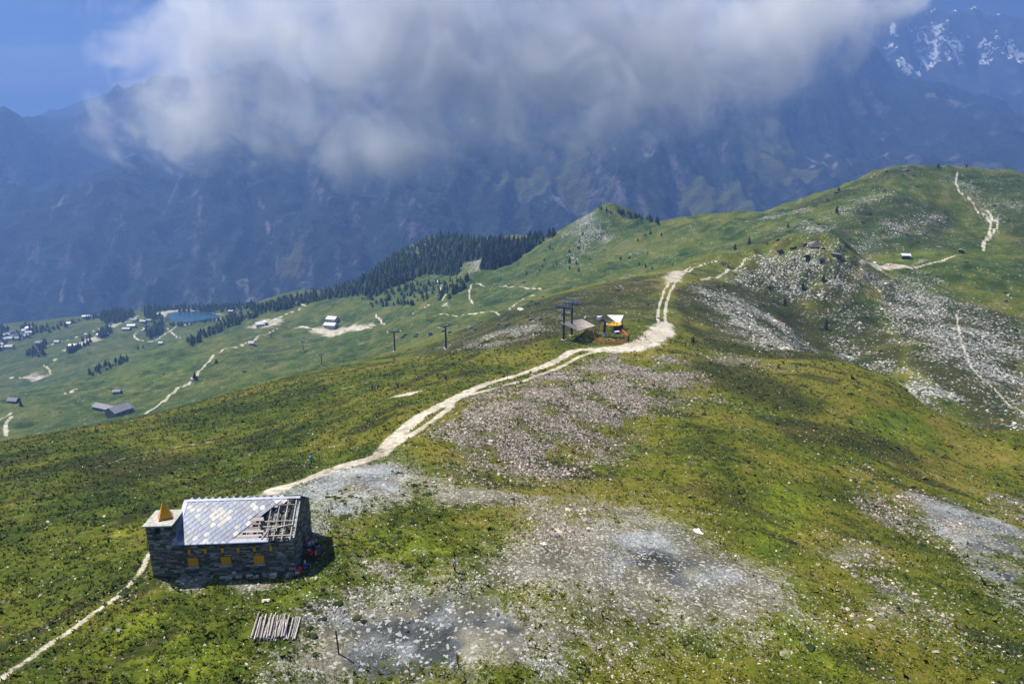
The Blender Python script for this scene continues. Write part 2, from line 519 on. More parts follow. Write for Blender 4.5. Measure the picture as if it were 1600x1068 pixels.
PATCH = {
 'path': [(1.5,[(922,546),(960,551),(1000,548),(1035,537),(1054,522),(1050,506),(1030,502),(1012,510),(1004,524),(975,538)]),
          (0.8,[(606,622),(640,617),(671,607),(640,612)]),(2.5,[(1036,434),(1050,424),(1072,424),(1060,440),(1040,444)]),
          (3,[(384,512),(405,500),(440,494),(445,503),(420,513)]),(3,[(480,517),(505,506),(560,505),(590,509),(560,517)]),
          (2,[(1340,407),(1385,411),(1420,414),(1450,402),(1440,412),(1410,421),(1350,416)]),(2,[(688,478),(700,468),(704,478)]),
          (3,[(240,490),(262,484),(345,489),(352,493),(330,490),(290,486),(262,490),(258,498)]),(3,[(90,549),(150,523),(160,530),(110,548)]),
          (3,[(30,590),(60,580),(75,588),(50,598)]),(4,[(165,512),(225,494),(222,500),(180,512)])],
 'gravel': [(3.0,[(398,776),(480,747),(560,720),(612,702),(660,730),(672,770),(625,792),(565,802),(512,812),(545,828),(482,838),(472,790)]),
            (2.5,[(620,728),(720,757),(820,768),(925,774),(900,786),(780,790),(670,785)]),
            (4.5,[(640,900),(760,862),(850,802),(930,788),(1010,788),(1090,830),(1165,872),(1235,912),(1240,965),(1160,995),(1050,1005),(930,1005),(800,990),(690,960)]),
            (3.5,[(470,965),(600,905),(740,880),(870,930),(965,990),(900,1075),(560,1095),(420,1065)]),
            (2.5,[(1425,772),(1500,786),(1610,832),(1620,975),(1560,935),(1500,875),(1450,826)]),
            (0.8,[(350,908),(420,906),(445,918),(380,928)]),(3,[(1100,900),(1220,880),(1260,960),(1180,1000),(1060,990)]),
            (0.7,[(640,858),(668,848),(678,868),(655,880)]),
            (1.2,[(250,905),(330,905),(300,925)]),(3,[(820,800),(900,770),(940,800),(860,830)]),(2,[(560,870),(660,880),(640,910),(560,900)]),(3,[(1290,870),(1345,850),(1360,860),(1310,885)]),(3,[(1340,900),(1420,920),(1440,960),(1370,960)])],
 'slate': [(2.0,[(398,776),(480,747),(560,720),(615,722),(640,765),(560,800),(512,812),(545,828),(482,838),(472,790)]),
           (3.5,[(930,835),(1000,812),(1080,855),(1160,902),(1090,925),(980,905)]),(2.5,[(1425,772),(1500,786),(1610,832),(1620,975),(1560,935),(1500,875),(1450,826)]),
           (3.5,[(480,985),(560,945),(640,925),(740,930),(830,985),(880,1060),(700,1095),(440,1095)]),(1.0,[(480,935),(560,920),(635,930),(605,972),(500,988),(455,972)])],
 'dark': [(3.0,[(490,1010),(560,965),(650,940),(740,950),(820,1000),(850,1075),(700,1095),(480,1095)]),(3,[(985,852),(1080,865),(1120,900),(1010,905)]),(3,[(1500,800),(1600,840),(1620,930),(1560,900)])],
 'scree': [(3,[(690,655),(760,610),(870,578),(960,552),(1045,556),(1105,592),(1080,625),(1030,650),(960,705),(935,735),(850,750),(740,745),(665,722)]),
           (6,[(1185,402),(1270,385),(1330,410),(1310,460),(1335,515),(1250,465),(1180,440),(1135,440)]),
           (4,[(1090,445),(1180,478),(1265,540),(1225,552),(1120,500)]),(3,[(1288,520),(1350,543),(1420,578),(1510,628),(1480,638),(1400,597),(1310,552)]),
           (6,[(1345,420),(1430,428),(1510,480),(1610,515),(1610,665),(1545,605),(1470,560),(1395,520)]),
           (1.2,[(480,935),(560,920),(635,930),(605,972),(500,988),(455,972)]),(5,[(1390,350),(1470,335),(1430,358),(1340,386),(1310,388)]),
           (5,[(1255,345),(1370,300),(1400,300),(1300,350),(1265,366)]),(4,[(1165,345),(1200,335),(1260,325),(1230,345)]),
           (5,[(1490,285),(1515,285),(1560,345),(1540,345)]),(2,[(850,800),(930,790),(900,830),(840,850)]),(5,[(890,350),(930,340),(960,370),(930,400),(900,390)]),
           (3,[(1290,870),(1345,850),(1360,860),(1310,885)]),(3,[(1340,900),(1420,920),(1440,960),(1370,960)]),(6,[(600,395),(660,385),(655,405),(610,412)]),
           (6,[(725,412),(765,400),(755,420),(735,425)]),(4,[(850,505),(700,540),(760,545),(860,520)])],
 'heath': [(8,[(640,552),(700,530),(760,500),(850,466),(950,442),(1040,426),(1030,480),(900,515),(860,536),(780,552),(700,556)]),  # dark heath; also paints shade on the flank, right face and hollow
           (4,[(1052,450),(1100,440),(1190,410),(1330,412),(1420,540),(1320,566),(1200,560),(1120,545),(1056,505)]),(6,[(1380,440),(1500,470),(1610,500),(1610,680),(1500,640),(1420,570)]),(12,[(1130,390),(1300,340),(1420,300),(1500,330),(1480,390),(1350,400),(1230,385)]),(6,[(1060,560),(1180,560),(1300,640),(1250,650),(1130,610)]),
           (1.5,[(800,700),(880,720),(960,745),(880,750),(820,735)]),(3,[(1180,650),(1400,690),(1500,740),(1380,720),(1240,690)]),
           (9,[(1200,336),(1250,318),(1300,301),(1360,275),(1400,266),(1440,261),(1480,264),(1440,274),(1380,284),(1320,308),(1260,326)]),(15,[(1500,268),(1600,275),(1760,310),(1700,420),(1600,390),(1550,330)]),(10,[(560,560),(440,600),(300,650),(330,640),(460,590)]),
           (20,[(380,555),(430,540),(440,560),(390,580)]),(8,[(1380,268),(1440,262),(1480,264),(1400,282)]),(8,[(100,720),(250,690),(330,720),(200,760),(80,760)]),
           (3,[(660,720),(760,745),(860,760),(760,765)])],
 'lush': [(3,[(1150,835),(1200,765),(1320,640),(1430,640),(1490,690),(1385,725),(1265,795),(1235,865),(1265,960),(1325,1060),(1265,1090),(1200,960)]),
          (1.5,[(555,832),(650,825),(705,862),(585,872)]),(6,[(1300,395),(1420,386),(1480,394),(1440,404),(1350,407)]),(2,[(470,905),(560,890),(480,940),(400,950)]),
          (2,[(200,905),(240,930),(360,1000),(480,1030),(360,1080),(100,1080)]),(20,[(250,600),(100,640),(200,560),(350,560)]),(25,[(150,560),(300,520),(330,530),(200,560)]),
          (1.2,[(150,850),(205,818),(225,825),(180,870)]),(12,[(480,520),(560,540),(560,500)])],
}
M = {k: np.zeros(T.X.shape) for k in ('path', 'gravel', 'slate', 'dark', 'scree', 'heath', 'lush')}
for i, (w, pts) in enumerate(TRAILS):
    M['path'] = np.maximum(M['path'], line_mask(spline(trace(pts)), w) * (0.72 if i == 0 or w < 0.6 else 1.0))
for k, lst in PATCH.items():
    for i, (soft, pts) in enumerate(lst):
        M[k] = np.maximum(M[k], (0.66 if k == 'path' and i > 2 else 1.0) * poly_mask(trace(pts), soft * (1.9 if k in ('gravel', 'lush', 'heath', 'slate', 'dark') else 2.4)))
# stony ground also where the slope steepens or the noise says so
gz0, gz1 = np.gradient(T.Z)
M['scree'] = np.maximum(M['scree'], 0.55 * smooth(fbm(T.X, T.Y, 45, 4, 0.55, 41), 0.35, 0.9) * smooth(T.X, -10, 60))
streak = fbm((T.X * 0.6 + T.Y * 0.8) / 6.0, (T.X * 0.8 - T.Y * 0.6) / 34.0, 1.0, 4, 0.6, 45, spacing=T.SP / 12)
slide = fbm(T.X * 0.55 + T.Y * 0.25, T.Y * 0.55 - T.X * 0.2, 7.0, 4, 0.6, 43, spacing=T.SP)
patchy = fbm(T.X, T.Y, 16, 5, 0.62, 47, spacing=T.SP)
farp = fbm(T.X, T.Y, 55, 5, 0.65, 48, spacing=T.SP)
fw = smooth(T.RR, 330, 520)
patchy2 = patchy * (1 - fw) + farp * fw
M['scree'] *= np.clip(0.78 + 0.75 * patchy2 + 0.4 * slide - 0.2 * fw, 0, 1.15)
M['scree'] = np.clip(M['scree'] + 0.55 * (streak - 0.1) * smooth(T.X, 30, 80) * smooth(T.RR, 190, 260) * (M['scree'] + 0.35 * (T.RR < 480)), 0, 1.15)
M['gravel'] *= np.clip(0.88 + 0.36 * fbm(T.X, T.Y, 12, 5, 0.62, 49, spacing=T.SP) + 0.2 * slide, 0, 1.1)
M['slate'] *= np.clip(0.75 + 0.7 * fbm(T.X, T.Y, 9, 5, 0.65, 61, spacing=T.SP), 0, 1)
M['dark'] *= np.clip(0.75 + 0.7 * fbm(T.X, T.Y, 7, 5, 0.65, 62, spacing=T.SP), 0, 1)
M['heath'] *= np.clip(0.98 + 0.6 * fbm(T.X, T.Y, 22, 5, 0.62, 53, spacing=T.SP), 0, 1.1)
M['lush'] *= np.clip(0.70 + 0.7 * fbm(T.X, T.Y, 26, 5, 0.62, 57, spacing=T.SP), 0, 1.1)
contour = fbm((0.9 * T.X - 0.45 * T.Y) / 7.0, (0.45 * T.X + 0.9 * T.Y) / 42.0, 1.0, 4, 0.6, 63)
M['heath'] = np.maximum(M['heath'], 0.85 * smooth(contour + 0.4 * patchy, 0.05, 0.75) * (1 - smooth(T.X - 0.1 * T.Y, -40, -8)) * (1 - smooth(T.RR, 260, 400)))  # dark streaks on the left slope: heath together with painted shade
M['heath'] = np.maximum(M['heath'], 0.7 * smooth(fbm((0.6 * T.X + 0.8 * T.Y) / 9.0, (0.8 * T.X - 0.6 * T.Y) / 46.0, 1.0, 4, 0.6, 65) + 0.4 * patchy, 0.15, 0.85) * smooth(T.X, 5, 40) * (1 - smooth(T.RR, 420, 600)))  # same on the right flank, heath streaks that also paint in shade
M['path'] *= np.clip(1.0 + 0.5 * fbm(T.X, T.Y, 6, 3, 0.6, 59, spacing=T.SP), 0.2, 1.1)
M['dry'] = smooth(T.X + 0.12 * T.Y, -25, 25) * (1 - smooth(T.RR, 330, 520)) * np.clip(0.7 + 0.6 * fbm(T.X, T.Y, 35, 4, 0.55, 46), 0, 1)
M['coarse'] = smooth(T.RR, 190, 300)
M['alp'] = smooth(T.RR, 380, 560) * (1 - 0.35 * smooth(T.AZ, 0.02, 0.35)) * np.clip(0.75 + 0.4 * fbm(T.X, T.Y, 120, 4, 0.55, 44), 0, 1)  # far meadows greener, with the haze's teal painted in by distance

# ------------------------------------------------------------------ ground material
def ground_material():
    m = bpy.data.materials.new('ground')
    m.use_nodes = True
    n = NT(m.node_tree)
    n.n.clear()
    pos = n.node('ShaderNodeNewGeometry').outputs['Position']
    big = n.noise(pos, 0.016, 5, 0.6, 0.4)
    mid = n.noise(pos, 0.09, 5, 0.62, 0.3)
    fine = n.noise(pos, 0.8, 5, 0.7)
    speck = n.noise(pos, 3.2, 3, 0.7)
    tone = n.math('ADD', n.math('MULTIPLY', big, 0.45), n.math('ADD', n.math('MULTIPLY', mid, 0.35), n.math('MULTIPLY', fine, 0.3)))
    grass = n.ramp(tone, [(0.40, (0.008, 0.018, 0.002)), (0.47, (0.024, 0.044, 0.004)), (0.53, (0.056, 0.080, 0.005)), (0.60, (0.105, 0.107, 0.009)), (0.68, (0.17, 0.13, 0.03))])
    lushc = n.ramp(n.math('ADD', n.math('MULTIPLY', mid, 0.6), n.math('MULTIPLY', fine, 0.4)), [(0.36, (0.035, 0.07, 0.006)), (0.52, (0.105, 0.14, 0.008)), (0.64, (0.21, 0.205, 0.014))])
    heath_shadec = n.ramp(n.math('ADD', n.math('MULTIPLY', mid, 0.5), n.math('MULTIPLY', fine, 0.5)), [(0.38, (0.008, 0.015, 0.003)), (0.52, (0.024, 0.030, 0.006)), (0.66, (0.068, 0.055, 0.014))])
    grit = n.noise(pos, 7.0, 2, 0.8)
    wob = n.math('SUBTRACT', n.math('ADD', n.math('MULTIPLY', mid, 0.45), n.math('ADD', n.math('MULTIPLY', fine, 0.45), n.math('ADD', n.math('MULTIPLY', speck, 0.45), n.math('MULTIPLY', grit, 0.35)))), 0.85)

    def mask(name, k, lo, hi):
        return n.step(n.math('ADD', n.attr(name), n.math('MULTIPLY', wob, k)), lo, hi)
    grass = n.mix(n.math('MULTIPLY', n.attr('dry'), 0.7), grass, n.ramp(tone, [(0.40, (0.018, 0.028, 0.003)), (0.48, (0.062, 0.074, 0.005)), (0.55, (0.130, 0.128, 0.010)), (0.64, (0.21, 0.165, 0.035))]))
    c = n.mix(mask('lush', 1.3, 0.3, 0.75), grass, lushc)
    c = n.mix(n.math('MULTIPLY', mask('heath', 1.4, 0.35, 0.7), 0.85), c, heath_shadec)  # dark heath colour, doubling as painted slope shade
    c = n.mix(n.math('MULTIPLY', n.attr('alp'), 0.75), c, n.ramp(n.math('ADD', n.math('MULTIPLY', mid, 0.5), n.math('MULTIPLY', big, 0.5)), [(0.36, (0.012, 0.036, 0.008)), (0.5, (0.036, 0.070, 0.014)), (0.64, (0.08, 0.105, 0.026))]))  # greener far turf that also carries painted haze
    # dark low shrubs and pale dead tussocks as small spots
    vor = n.voronoi(pos, 0.55)
    c = n.mix(n.math('MULTIPLY', n.step(n.noise(pos, 0.33, 4, 0.7), 0.56, 0.66), 0.65), c, (0.016, 0.026, 0.006))
    c = n.mix(n.math('MULTIPLY', n.step(speck, 0.60, 0.70), 0.55), c, (0.20, 0.18, 0.075))
    # scree: broken stone with turf between; coarser boulders on the far flanks
    sc1 = n.node('ShaderNodeSeparateColor', {0: n.voronoi(pos, 3.6, 'Color')}).outputs[0]
    sc2 = n.node('ShaderNodeSeparateColor', {0: n.voronoi(pos, 1.25, 'Color')})
    co = n.attr('coarse')
    sv = n.math('ADD', n.math('MULTIPLY', sc1, n.math('SUBTRACT', 1.0, co)), n.math('MULTIPLY', sc2.outputs[0], co))
    pinkc = n.ramp(sv, [(0.0, (0.03, 0.027, 0.018)), (0.45, (0.115, 0.097, 0.08)), (0.8, (0.25, 0.22, 0.205)), (1.0, (0.50, 0.45, 0.43))])
    palec = n.ramp(sv, [(0.0, (0.02, 0.025, 0.016)), (0.45, (0.13, 0.135, 0.115)), (0.7, (0.27, 0.275, 0.25)), (1.0, (0.55, 0.55, 0.51))])
    stonec = n.mix(co, pinkc, palec)
    sm = n.step(n.math('ADD', n.attr('scree'), n.math('ADD', n.math('MULTIPLY', wob, 2.3), n.math('MULTIPLY', n.math('SUBTRACT', sc2.outputs[1], 0.5), n.math('ADD', 0.35, n.math('MULTIPLY', co, 0.65))))), 0.46, 0.62)
    c = n.mix(n.math('MULTIPLY', sm, 0.9), c, stonec)
    # stony ground: beige grey earth, slate blue in places, pale and dark in drifts
    gr = n.math('ADD', n.math('MULTIPLY', n.noise(pos, 0.14, 4, 0.6, 0.5), 0.4), n.math('ADD', n.math('MULTIPLY', speck, 0.32), n.math('MULTIPLY', grit, 0.34)))
    earth = n.ramp(gr, [(0.40, (0.035, 0.032, 0.023)), (0.50, (0.11, 0.10, 0.074)), (0.58, (0.205, 0.19, 0.15)), (0.68, (0.42, 0.40, 0.345))])
    slatec = n.ramp(gr, [(0.40, (0.05, 0.058, 0.068)), (0.50, (0.155, 0.172, 0.188)), (0.58, (0.29, 0.31, 0.325)), (0.68, (0.52, 0.53, 0.54))])
    slatec = n.mix(n.math('MULTIPLY', mask('dark', 2.2, 0.18, 0.6), 0.92), slatec, n.ramp(gr, [(0.42, (0.008, 0.011, 0.014)), (0.56, (0.038, 0.047, 0.055)), (0.70, (0.20, 0.225, 0.235))]))
    gravelc = n.mix(mask('slate', 2.2, 0.25, 0.75), earth, slatec)
    gravelc = n.mix(n.math('MULTIPLY', n.step(sc1, 0.84, 0.9), 0.6), gravelc, (0.50, 0.49, 0.46))
    c = n.mix(n.math('MULTIPLY', mask('gravel', 2.6, 0.40, 0.70), 0.96), c, gravelc)
    # trodden earth
    pathc = n.ramp(n.math('ADD', n.math('MULTIPLY', fine, 0.6), n.math('MULTIPLY', mid, 0.4)), [(0.36, (0.19, 0.155, 0.115)), (0.50, (0.42, 0.38, 0.31)), (0.64, (0.66, 0.62, 0.55))])
    pm = mask('path', 1.7, 0.34, 0.72)
    c = n.mix(n.math('MULTIPLY', pm, 0.95), c, pathc)
    h = n.math('ADD', n.math('MULTIPLY', fine, 0.5), n.math('MULTIPLY', speck, 0.16))
    h = n.math('ADD', h, n.math('MULTIPLY', n.math('MULTIPLY', n.voronoi(pos, 3.6), sm), -0.3))
    bump = n.node('ShaderNodeBump', {'Height': h, 'Strength': 0.8, 'Distance': 0.7})
    b = n.node('ShaderNodeBsdfPrincipled', {'Base Color': c, 'Roughness': 0.95, 'Normal': bump.outputs[0]})
    b.inputs['Specular IOR Level'].default_value = 0.12
    n.l.new(b.outputs[0], n.node('ShaderNodeOutputMaterial').inputs[0])
    return m


MAT_GROUND = ground_material()
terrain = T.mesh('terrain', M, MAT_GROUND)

# ------------------------------------------------------------------ far mountains
def mountain_material(name, forest, rock, green, snow=0.0, talus=0.75):
    m = bpy.data.materials.new(name)
    m.use_nodes = True
    n = NT(m.node_tree)
    n.n.clear()
    geo = n.node('ShaderNodeNewGeometry')
    pos = geo.outputs['Position']
    up = n.node('ShaderNodeSeparateXYZ', {0: geo.outputs['Normal']}).outputs[2]
    a = n.noise(pos, 0.0022, 6, 0.62, 0.4)
    b = n.noise(pos, 0.010, 6, 0.7, 0.3)
    f = n.noise(pos, 0.05, 4, 0.7)
    crown = n.voronoi(pos, 0.07)
    fc = n.mix(n.step(crown, 0.2, 0.75), forest, tuple(x * 2.2 for x in forest))
    c = n.mix(n.step(n.math('ADD', n.math('MULTIPLY', a, 0.6), n.math('MULTIPLY', b, 0.4)), 0.49, 0.60), fc, green)
    steep = n.math('SUBTRACT', n.math('ADD', n.math('MULTIPLY', b, 0.9), n.math('MULTIPLY', f, 0.35)), n.math('MULTIPLY', up, 0.55))
    rc = n.mix(f, tuple(x * 0.5 for x in rock), tuple(min(1, x * 1.5) for x in rock))
    c = n.mix(n.step(steep, 0.29, 0.48), c, rc)
    c = n.mix(n.math('MULTIPLY', n.step(n.math('ADD', n.attr('gully'), n.math('MULTIPLY', n.math('SUBTRACT', b, 0.5), 1.2)), 0.62, 0.85), talus), c, tuple(min(1, x * 1.9) for x in rock))
    c = n.mix(n.step(n.math('ADD', n.attr('meadow'), n.math('MULTIPLY', n.math('SUBTRACT', b, 0.5), 1.3)), 0.4, 0.7), c, (0.085, 0.095, 0.045))
    if snow:
        sn = n.math('ADD', n.math('MULTIPLY', n.noise(pos, 0.011, 6, 0.66, 1.4), 1.15), n.math('MULTIPLY', up, 0.42))
        c = n.mix(n.step(n.math('ADD', sn, n.math('MULTIPLY', n.attr('snow'), 0.60)), 1.20, 1.24), c, (0.88, 0.9, 0.92))
    bump = n.node('ShaderNodeBump', {'Height': n.math('ADD', n.math('MULTIPLY', b, 60.0), n.math('MULTIPLY', f, 12.0)), 'Strength': 0.7, 'Distance': 1.0})
    bs = n.node('ShaderNodeBsdfPrincipled', {'Base Color': c, 'Roughness': 1.0, 'Normal': bump.outputs[0]})
    bs.inputs['Specular IOR Level'].default_value = 0.05
    n.l.new(bs.outputs[0], n.node('ShaderNodeOutputMaterial').inputs[0])
    return m


WALL = [
 (-150,500,2700),(0,500,2720),(200,500,2700),(400,480,2700),(600,440,2700),(800,400,2750),(1000,360,2900),(1200,345,3000),(1400,330,3000),(1600,330,3000),(1750,330,3000),
 (-150,410,2980),(0,420,2960),(200,400,2980),(400,380,3000),(600,350,3050),(800,350,2980),
 (-150,330,3300),(0,325,3320),(124,291,3450),(210,279,3500),(319,262,3560),(412,251,3600),(520,260,3500),(640,270,3350),(760,286,3250),(880,292,3250),(830,270,3450),(930,262,3300),(1000,300,3080),
 (600,190,4100),(740,160,4200),(900,180,3900),(1000,200,3700),(1080,240,3500),
 (-150,200,4000),(0,196,4100),(22,204,4150),
 (37,216,4700),(101,200,4800),(157,181,4850),(210,158,4900),(240,155,4900),(277,147,4900),(400,120,5000),(600,90,5100),(800,60,5200),(1000,50,5300),
 (1150,318,3200),(1060,335,3050),(1180,280,3500),(1250,265,3700),(1350,268,3700),(1450,266,3650),(1150,200,3900),(1200,160,4200),(1250,120,4600),(1300,150,4400),
 (1337,82,5000),(1360,92,4950),(1375,118,4850),(1390,150,4700),(1470,158,4650),(1525,176,4600),(1562,186,4550),(1600,214,4500),(1750,260,4400),
 (1600,262,3700),(1500,210,4150),(1420,200,4250),(1700,300,3600),
]
wp = [at(*p) for p in WALL]


def wunder(px, py, y, drop):
    p = at(px, py, y)
    p[2] -= drop
    wp.append(p)


for px, py, y, d in [(0,300,3700,160),(124,291,3800,140),(210,279,3850,130),(319,262,3900,90),(412,251,3950,60),(0,196,4500,160),(22,204,4500,160),
                     (157,181,6000,500),(277,147,6000,500),(500,100,6000,400),(900,60,6200,400),(1200,100,6000,400),(1337,82,6000,500),(1390,150,6000,500),(1525,176,6000,500),(1600,214,6000,500),(1750,260,6000,500),(0,200,6000,500),(-150,200,6000,500)]:
    wunder(px, py, y, d)
for px in range(-150, 1800, 190):
    wp.append(at(px, 534, 2250) * np.array([1, 1, 0]) + np.array([0, 0, CAM_Z + (-860 if px < 900 else -700)]))
BIG = Ground(wp, -R(52), R(52), 500, 2250.0, 7500.0, 270, lam=3e-4)
base = BIG.Z.copy()
# spurs and couloirs run down the fall line
rid = fbm(BIG.X + 0.25 * BIG.Y, BIG.Y * 0.45 + BIG.Z * 0.12, 520, 6, 0.52, 61, ridged=True, spacing=BIG.SP)
BIG.Z += (rid - 0.35) * 88 * smooth(BIG.RR, 2450, 2900)
BIG.Z += fbm(BIG.X, BIG.Y, 130, 4, 0.55, 71, ridged=True, spacing=BIG.SP) * 24


def far_masks(G, spots):
    out = np.zeros(G.X.shape)
    for px, py, rx, ry in spots:
        p = G.hit(px, py, 9e3)
        k = p[1] / FOC
        w = 1 - np.hypot((G.X - p[0]) / (rx * k), (G.Y - p[1]) / (ry * k * 3))
        out = np.maximum(out, np.clip(w * 1.6, 0, 1))
    return out


gul = fbm(BIG.X * 1.0 + BIG.Y * 0.42, BIG.Y * 0.07, 85, 4, 0.6, 81, ridged=True)
gmask = np.clip(0.25 + 0.33 * gul, 0, 1) * smooth(fbm(BIG.X, BIG.Y, 420, 4, 0.55, 83), 0.0, 0.7)
meadow = far_masks(BIG, [(820,292,95,14),(900,262,30,30),(1090,322,50,18),(1150,318,40,20),(1190,245,50,22),(1260,268,70,12),(1390,266,55,8),(1210,225,40,20),(1150,300,20,10),(455,405,30,12),(390,256,30,5),(1530,262,60,6)])
BIG.mesh('mountain_side', {'gully': gmask, 'meadow': meadow}, mountain_material('mountain_forest', (0.014, 0.022, 0.020), (0.125, 0.115, 0.125), (0.024, 0.032, 0.024)))

PEAK = [(-150,190,6084),(0,225,5928),(34,206,5928),(75,186,6006),(116,181,6006),(157,155,6084),(198,162,6084),(250,170,6084),(400,170,6084),
        (600,120,6396),(900,90,6630),(1200,70,6630),(1330,60,6474),(1375,47,6396),(1394,43,6396),(1427,50,6396),(1439,45,6396),(1461,52,6396),(1476,48,6396),(1491,56,6396),(1525,56,6396),(1562,64,6396),(1600,64,6396),(1750,80,6396),
        (1380,160,5694),(1480,160,5694),(1600,180,5694),(1750,200,5694),(1450,110,6084),(1550,120,6084)]
pp = [at(*p) for p in PEAK]
for px in range(-150, 1800, 150):
    pp.append(at(px, 534, 4900) * np.array([1, 1, 0]) + np.array([0, 0, CAM_Z - 300 if px < 1250 else CAM_Z + 150]))
    pp.append(at(px, 534, 8200) * np.array([1, 1, 0]) + np.array([0, 0, CAM_Z - 300]))
FAR = Ground(pp, -R(52), R(52), 440, 4900.0, 8200.0, 170, lam=1e-4)
rg = fbm(FAR.X, FAR.Y * 0.6, 480, 6, 0.6, 91, ridged=True, spacing=FAR.SP)
FAR.Z += (rg - 0.4) * 80 * smooth(FAR.X, 500, 2500) + (rg - 0.4) * 40
FAR.Z += fbm(FAR.X, FAR.Y, 120, 4, 0.62, 95, ridged=True, spacing=FAR.SP) * 34 * smooth(FAR.X, 500, 2500)
snowm = far_masks(FAR, [(1450,88,45,10),(1490,75,40,8),(1420,115,30,8),(1580,88,30,8),(1395,52,16,6),(1540,85,18,6)])
FAR.mesh('mountain_peaks', {'gully': np.zeros(FAR.X.shape), 'meadow': np.zeros(FAR.X.shape), 'snow': smooth(FAR.X, 1500, 3000) * (0.28 + 0.45 * snowm) * smooth(FAR.Z, 480, 760)},
         mountain_material('mountain_rock', (0.03, 0.034, 0.034), (0.13, 0.125, 0.13), (0.045, 0.048, 0.04), snow=1.0))

# valley floor far below, closing the gap between the shelf and the mountain side
bm = bmesh.new()
bmesh.ops.create_grid(bm, x_segments=8, y_segments=8, size=16000)
me = bpy.data.meshes.new('valley_floor')
bm.to_mesh(me)
bm.free()
vf = bpy.data.objects.new('valley_floor', me)
vf.location = (0, 6000, -1040)
vf['kind'] = 'structure'
me.materials.append(bpy.data.materials['mountain_forest'])
COL.objects.link(vf)

# ------------------------------------------------------------------ haze and cloud bank
def box_obj(name, lo, hi):
    bm = bmesh.new()
    bmesh.ops.create_cube(bm, size=1)
    for v in bm.verts:
        v.co = Vector([lo[i] + (v.co[i] + 0.5) * (hi[i] - lo[i]) for i in range(3)])
    me = bpy.data.meshes.new(name)
    bm.to_mesh(me)
    bm.free()
    o = bpy.data.objects.new(name, me)
    COL.objects.link(o)
    return o


HAZE = 0.00024
hzb = box_obj('haze', (-10500, -6000, -1060), (10500, 9500, 1230))
hzb['kind'] = 'stuff'
hm = bpy.data.materials.new('haze')
hm.use_nodes = True
n = NT(hm.node_tree)
n.n.clear()
v = n.node('ShaderNodeVolumePrincipled', {'Color': (0.155, 0.285, 0.64, 1), 'Density': HAZE, 'Anisotropy': 0.2})
n.l.new(v.outputs[0], n.node('ShaderNodeOutputMaterial').inputs['Volume'])
hzb.data.materials.append(hm)

# the bank of drifting mist that hides the upper mountain side: (photo x, y, distance, half width, half height, half depth, weight)
CLOUD_D = 0.0115
BANK = [(595,232,1476,230,105,164,2.35),(640,90,1599,540,221,229,2.3),(570,90,1558,196,139,196,2.6),(380,70,1640,352,229,237,2.0),(860,115,1541,290,130,196,2.6),(950,80,1599,480,221,229,2.3),(1130,50,1681,344,221,229,2.2),
        (320,190,1558,320,125,172,1.35),(850,195,1517,380,118,172,1.5),(700,-60,1681,779,245,229,2.2),(1270,0,1763,278,155,188,2.0),(470,195,1541,260,115,147,1.35),(1040,190,1517,270,106,139,1.3),(235,40,1640,155,80,139,1.6),(1100,235,1492,122,49,90,0.8)]
ctr = [at(b[0], b[1], b[2]) for b in BANK]
lo = np.min([c - np.array([b[3], b[5], b[4]]) for c, b in zip(ctr, BANK)], 0)
hi = np.max([c + np.array([b[3], b[5], b[4]]) for c, b in zip(ctr, BANK)], 0)
mist = box_obj('mist_bank', lo, hi)
mist['kind'] = 'stuff'
mist['label'] = 'soft grey white bank of drifting mist hiding the upper mountain side'
mm = bpy.data.materials.new('cloud')
mm.use_nodes = True
n = NT(mm.node_tree)
n.n.clear()
pos = n.node('ShaderNodeNewGeometry').outputs['Position']
acc = None
for c, b in zip(ctr, BANK):
    q = n.vmath('DIVIDE', n.vmath('SUBTRACT', pos, tuple(c)), (b[3], b[5], b[4]))
    w = n.math('MULTIPLY', n.step(n.vmath('LENGTH', q), 1.0, 0.0, smooth=False), b[6])
    acc = w if acc is None else n.math('MAXIMUM', acc, w)
ns = n.noise(pos, 0.0075, 8, 0.64, 0.9)
nb = n.noise(pos, 0.0024, 4, 0.55, 0.4)
d = n.math('ADD', acc, n.math('ADD', n.math('MULTIPLY', n.math('SUBTRACT', ns, 0.52), 6.5), n.math('MULTIPLY', n.math('SUBTRACT', nb, 0.5), 1.8)))
d = n.math('MULTIPLY', n.math('MULTIPLY', n.math('POWER', n.step(d, 0.1, 1.8, smooth=False), 1.5), n.step(acc, 0.0, 0.15)), CLOUD_D)
v = n.node('ShaderNodeVolumePrincipled', {'Color': (1.0, 1.0, 1.0, 1), 'Density': d, 'Anisotropy': 0.0})
n.l.new(v.outputs[0], n.node('ShaderNodeOutputMaterial').inputs['Volume'])
mist.data.materials.append(mm)
scene.cycles.volume_step_rate = 0.25

